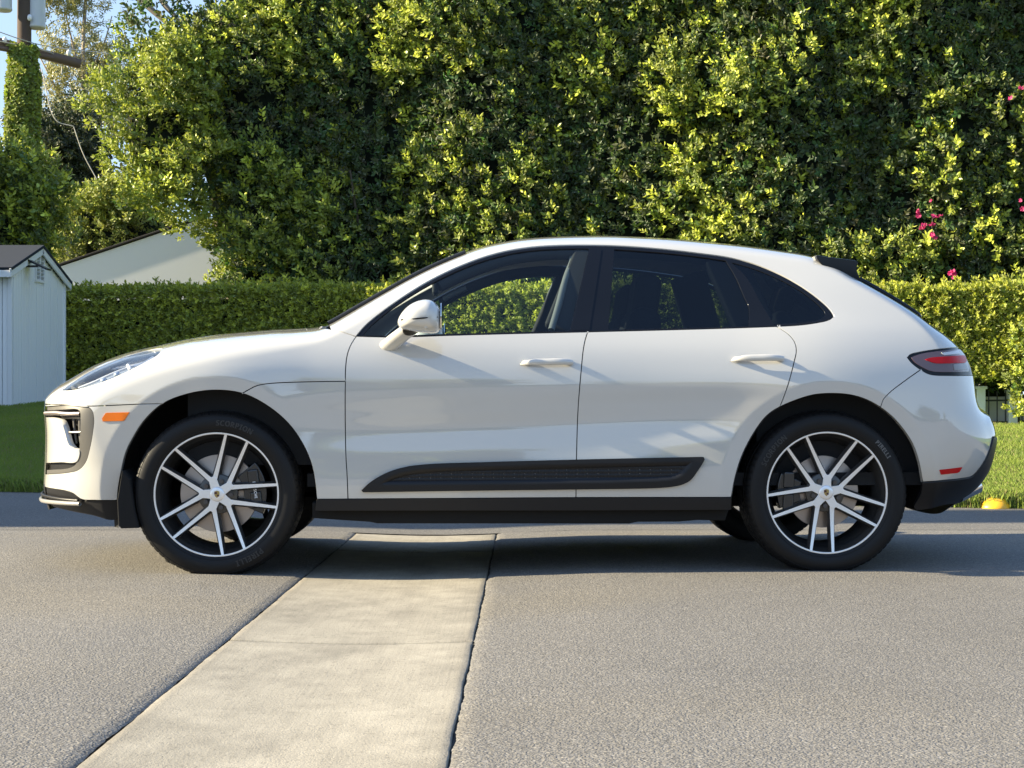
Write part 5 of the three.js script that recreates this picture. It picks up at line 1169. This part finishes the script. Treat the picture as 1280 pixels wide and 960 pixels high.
// ---------------------------------------------------------------- white gable house behind the hedge
{
  const d = 38, house = thing('white_house', 'white rendered house gable showing over the hedge at left', 'house', [0, 0, 0]), z = CAM_Z - d;
  const pk = at(250, 274.5, d), l = at(70, 335, d), r0 = [pk[0] + (pk[0] - l[0]), l[1]], render = std([.88, .88, .88], .8);
  const sh = new THREE.Shape([[l[0], .3], [r0[0], .3], [r0[0], r0[1]], [pk[0], pk[1]], [l[0], l[1]]].map(p => new THREE.Vector2(...p)));
  const g = new THREE.ExtrudeGeometry(sh, { depth: 6, bevelEnabled: false }); g.translate(0, 0, z - 6); mesh('wall', g, render, house);
  const a = Math.atan2(pk[1] - l[1], pk[0] - l[0]), len = Math.hypot(pk[1] - l[1], pk[0] - l[0]) + .3;
  for (const s of [1, -1]) { const q = box(len, .045, 6.1, 0, 0, 0, .01); q.rotateZ(s * a); q.translate(pk[0] - s * (pk[0] - l[0]) / 2 - s * .1, (pk[1] + l[1]) / 2 + .02, z - 3.0); mesh('roof_slope', q, std([.045, .04, .04], .9), house); }
}
// ---------------------------------------------------------------- utility pole with cross-arm, transformers, wires and ivy
{
  const d = 33.5, base = at(29, 480, d), top = at(31, -120, d), pole = thing('utility_pole', 'wooden utility pole with cross-arm and grey transformers, clothed in ivy', 'utility pole', [base[0], 0, base[2]]);
  const wood = std([.085, .06, .045], .9), L = (px, py, dd = d) => { const q = at(px, py, dd); return [q[0] - base[0], q[1], q[2] - base[2]]; };
  mesh('shaft', rod([0, 0, 0], [.03, top[1], 0], .17, .14, 18), wood, pole);
  const arm = (p, q, t) => { const g = rod(p, q, t, t, 4); return g; };
  mesh('cross_arm', arm(L(-40, 43, d - .5), L(99, 80, d + 1.1), .13), std([.16, .11, .085], .85), pole);
  mesh('cross_arm', arm(L(-40, 53, d - .8), L(76, 74, d + .8), .06), std([.16, .11, .085], .85), pole);
  for (const [x, y, dd] of [[4, 14, d - .3], [46, 36, d + .1]]) {
    const b = L(x, y, dd), t = new THREE.Group(); t.name = 'transformer'; pole.add(t);
    const can = new THREE.LatheGeometry([[0, 0], [.16, .0], [.185, .03], [.185, .06], [.178, .07], [.178, .95], [.19, .97], [.19, 1.02], [.1, 1.06], [0, 1.06]].map(p => new THREE.Vector2(...p)), 28); can.translate(...b); mesh('tank', can, std([.55, .58, .6], .45), t);
    mesh('bushing', merge([0, 1].map(k => { const g = new THREE.CylinderGeometry(.025, .035, .22, 10); g.translate(b[0] - .06 + k * .12, b[1] + 1.15, b[2]); return g; })), std([.3, .2, .15], .3), t);
    mesh('bracket', rod([b[0], b[1] + .6, b[2]], [.02, b[1] + .6, 0], .03, .03, 8), M.iron, t);
  }
  for (const [x, y] of [[37, 22], [6, 50], [86, 66]]) { const g = new THREE.SphereGeometry(.05, 12, 8); g.scale(1, 1.4, 1); g.translate(...L(x, y, d - .15)); mesh('insulator', g, std([.8, .8, .8], .2), pole); }
  for (const pts of [[[-20, 33, d - 1], [42, 54, d], [110, 64, d + 2], [175, 70, d + 4], [240, 68, d + 6]], [[-20, 47, d - 1], [76, 74, d + .8], [77, 92, d + .8]], [[92, 158, 36], [104, 192, 36], [121, 224, 36]], [[52, 86, 36], [70, 150, 36], [92, 158, 36]]]) mesh('wire', tube(pts.map(p => L(...p)), .011, 30, 5), std([.5, .48, .42], .6), pole);
  // ivy sleeve
  seed = 717; const list = [], shoot = shootGeo(7, .08, .075, .085, 1.2, .2, 5);
  for (let i = 0; i < 4200; i++) { const py = Math.pow(rnd(), .85) * 290 + 58, y = L(28, py)[1], a = rnd() * 6.28, r = (.20 + .06 * noise.noise(Math.cos(a) * 2, y * 1.5, Math.sin(a) * 2) + (py > 90 ? .04 : 0)) * rr(.9, 1.15); list.push([shootAt(Math.cos(a) * r, y, Math.sin(a) * r, V(Math.cos(a), .3 + rr(-.4, .4), Math.sin(a)), rr(.8, 1.3)), (() => { const g = rr(.2, .4); return lin(g * rr(.7, .9), g, rr(.02, .04)); })()]); }
  const ivy = thing('ivy', 'ivy climbing the wooden utility pole', 'ivy', [base[0], 0, base[2]]); instanced('leaf', shoot, leafMat([1, 1, 1], .4), list, ivy);
}
// ---------------------------------------------------------------- fence at the right, beyond the lawn
{
  const z = CAM_Z - 26.6, f = thing('iron_fence', 'low fence with white posts and dark iron bars under the hedge at right', 'fence', [0, 0, 0]);
  const white = std([.78, .79, .8], .55), iron = std([.02, .02, .022], .5), P = (px, py) => at(px, py, 26.6);
  for (const [px, top] of [[1225, 486], [1265, 491], [1304, 494], [1192, 484]]) { const a = P(px, 536), b = P(px, top); mesh('post', merge([box(.15, b[1] - a[1], .15, a[0], (a[1] + b[1]) / 2, z, .012), box(.2, .05, .2, a[0], b[1] + .02, z, .01)]), white, f); }
  for (const py of [500, 527]) { const a = P(1180, py + 1), b = P(1320, py); mesh('rail', rod([a[0], a[1], z], [b[0], b[1], z], .017, .017, 6), iron, f); }
  for (let px = 1184; px < 1318; px += 10.4) { if ([1192, 1225, 1265, 1304].some(q => Math.abs(q - px) < 6)) continue; const a = P(px, 530), b = P(px, 489); mesh('bar', rod([a[0], a[1], z], [b[0], b[1], z], .011, .011, 6), iron, f); }
  
  const wall = thing('garden_wall', 'low pale wall seen through the fence at right', 'wall', [0, 0, 0]); const wg = box(2.6, .5, .16, 0, 0, 0, .02); wg.rotateY(-.197); wg.translate(8.0, .50, -18.75); mesh('masonry', wg, std([.62, .6, .56], .85), wall);
  // bush hanging at the right edge
  seed = 912; const c = at(1290, 470, 25.6), pl = []; for (let i = 0; i < 26; i++) { const q = at(rr(1268, 1330), rr(415, 525), 25.6); pl.push([q[0] - c[0], q[1] - c[1], rr(-.2, .2), rr(.12, .2), rr(.14, .24), rr(.12, .2)]); }
  bush('edge_bush', 'yellow-green bush hanging over the fence at the right edge', 'bush', c, pl, [], { seed: 913, density: 50, shoot: shootGeo(9, .10, .04, .065, 1.0, 0, 8), limbs: [[[[.1, -1.0, 0], [.1, -.4, 0], [0, .2, 0]], 1]], r: .03 });
}
// ---------------------------------------------------------------- yellow dome marker on the road's edge
{
  const p = at(1244, 635, 11.28), m = thing('dome_marker', 'yellow plastic half-dome marker on the road edge behind the car', 'marker', [p[0], 0, p[2]]);
  const g = new THREE.LatheGeometry([[.111, 0], [.112, .006], [.106, .022], [.09, .045], [.066, .063], [.036, .074], [.012, .077], [0, .0775]].map(q => new THREE.Vector2(...q)), 40);
  mesh('dome', g, phy([.82, .44, .015], .4, { clearcoat: .3 }), m);
  const w = new THREE.SphereGeometry(.113, 20, 10, Math.PI * 1.12, .34, .72, .3); w.scale(.97, .71, .97); mesh('scuff', w, std([.78, .72, .5], .7), m);
}
// ---------------------------------------------------------------- neighbours outside the frame: what shades the road and what the paint mirrors
function plainHouse(name, label, x0, x1, z0, z1, h, ridge, wallC, roofC, wins) {
  const t = thing(name, label, 'house', [0, 0, 0]), cx = (x0 + x1) / 2, cz = (z0 + z1) / 2, w = x1 - x0, d = z1 - z0;
  mesh('wall', box(w, h, d, cx, h / 2, cz), std(wallC, .85), t);
  if (ridge) { const s = new THREE.Shape([[-w / 2 - .3, 0], [w / 2 + .3, 0], [0, ridge]].map(p => new THREE.Vector2(...p))); const g = new THREE.ExtrudeGeometry(s, { depth: d + .6, bevelEnabled: false }); g.translate(cx, h + .002, cz - d / 2 - .3); mesh('roof', g, std(roofC, .9), t); }
  else mesh('roof', box(w + .3, .25, d + .3, cx, h + .125, cz), std(roofC, .9), t);
  for (const [x, y, z, ww, hh, f] of wins) { const g = f === 'x' ? [.06, hh, ww] : [ww, hh, .06], k = f === 'x' ? [.1, hh + .2, ww + .2] : [ww + .2, hh + .2, .1]; const fr = mesh('window_frame', box(...k, x, y, z), std([.75, .75, .75], .5), t); mesh('pane', box(...g, x + (f === 'x' ? .03 : 0), y, z + (f === 'z' ? .03 : f === '-z' ? -.03 : 0)), phy([.03, .035, .04], .05), fr); }
  return t;
}
{ const nh = plainHouse('neighbour_house', 'tall pale flat-roofed house outside the frame at left, shading the road', -24, -13, -9.5, -1.915, 6.0, 0, [.5, .47, .42], [.12, .11, .1], [[-13, 2, -3, 1.4, 1.5, 'x'], [-13, 2, -7, 1.4, 1.5, 'x'], [-13, 4.4, -4, 1.4, 1.0, 'x'], [-13, 4.4, -7, 1.4, 1.0, 'x']]); mesh('stair_tower', box(6, 9.4, .86, -16, 4.7, -1.48), std([.5, .47, .42], .85), nh); }
plainHouse('neighbour_garage', 'low garage joined to the tall house outside the frame at left', -22, -13.02, -16.5, -9.52, 4.6, 0, [.48, .45, .4], [.12, .11, .1], [[-13, 1.8, -13, 2.4, 2.0, 'x']]);
{ seed = 222; const pl = []; for (let i = 0; i < 60; i++) { const a = rnd() * 6.28, y = rr(-2.6, 2.8), r = Math.sqrt(Math.max(.05, 1 - (y / 3) ** 2)) * 1.9; pl.push([Math.cos(a) * r * rr(.5, 1), y, Math.sin(a) * r * rr(.5, 1), rr(.4, .7), rr(.4, .7), rr(.4, .7)]); } bush('side_tree', 'tree outside the frame at left, beside the shed', 'tree', [-12.2, 4.6, -20.9], pl, [[0, 0, 0, 1.9, 3.2, 1.7]], { seed: 223, density: 12, limbs: [[[[0, -4.6, 0], [.1, -2, 0], [0, 0, 0]], 1]] }); }
plainHouse('street_house', 'cream house across the street behind the viewer', -10, 3, 46, 56, 3.4, 2.2, [.46, .42, .36], [.10, .07, .06], [[-6, 1.7, 46, 1.6, 1.3, '-z'], [-1.5, 1.7, 46, 1.6, 1.3, '-z']]);
plainHouse('street_house', 'grey house across the street behind the viewer', 9, 21, 48, 58, 3.2, 2.0, [.30, .31, .32], [.07, .07, .075], [[12, 1.7, 48, 1.6, 1.3, '-z'], [17, 1.7, 48, 1.6, 1.3, '-z']]);
{
  const tr = [[-25, 43, 7], [-13, 42, 5.2], [1.5, 43, 6.4], [6.2, 41, 4.2], [19, 43, 6.5], [30, 44, 7]]; let proto; const lab = ['first', 'second', 'third', 'fourth', 'fifth', 'sixth'].map(n => n + ' street tree from the left behind the viewer');
  seed = 1212; const pl = []; for (let i = 0; i < 50; i++) { const a = rnd() * 6.28, y = rr(-2.2, 2.4), r = Math.sqrt(Math.max(.05, 1 - (y / 2.6) ** 2)) * 1.9; pl.push([Math.cos(a) * r * rr(.4, 1), y + 4, Math.sin(a) * r * rr(.4, 1), rr(.5, .9), rr(.45, .7), rr(.5, .9)]); }
  tr.forEach(([x, z, h], i) => {
    const s = h / 6.6;
    if (!proto) { proto = bush('street_tree', lab[0], 'tree', [x, 0, z], pl, [[0, 4, 0, 1.7, 2, 1.7]], { seed: 1213, density: 10, limbs: [[[[0, 0, 0], [.1, 1.6, 0], [0, 4, 0]], 1]], r: .16 }); proto.userData.group = 'street trees behind the viewer'; proto.scale.setScalar(s); return; }
    const c = proto.clone(); c.name = numbered('street_tree'); c.position.set(x, 0, z); c.scale.setScalar(s); c.rotation.y = i * 1.3; c.userData.label = lab[i]; scene.add(c);
  });
  const h = thing('street_hedge', 'hedge along the far side of the street behind the viewer', 'hedge', [0, 0, 38]); seed = 88; const list = []; const sh = shootGeo(8, .2, .08, .12, 1, 0, 11);
  for (let i = 0; i < 9000; i++) { const x = rr(-32, 32), y = rr(0, 1.3), f = rnd() < .7; list.push([shootAt(x, f ? y : 1.3, f ? -.5 : rr(-.5, .5), V(rr(-.7, .7), rr(0, 1), f ? -1 : rr(-.5, .5)), rr(.8, 1.3)), green(.8)]); }
  instanced('foliage', sh, leafMat([1, 1, 1]), list, h); mesh('inner_branches', box(64, 1.25, .8, 0, .625, 0), std([.012, .018, .008], 1), h);
}

renderer.render(scene, camera);
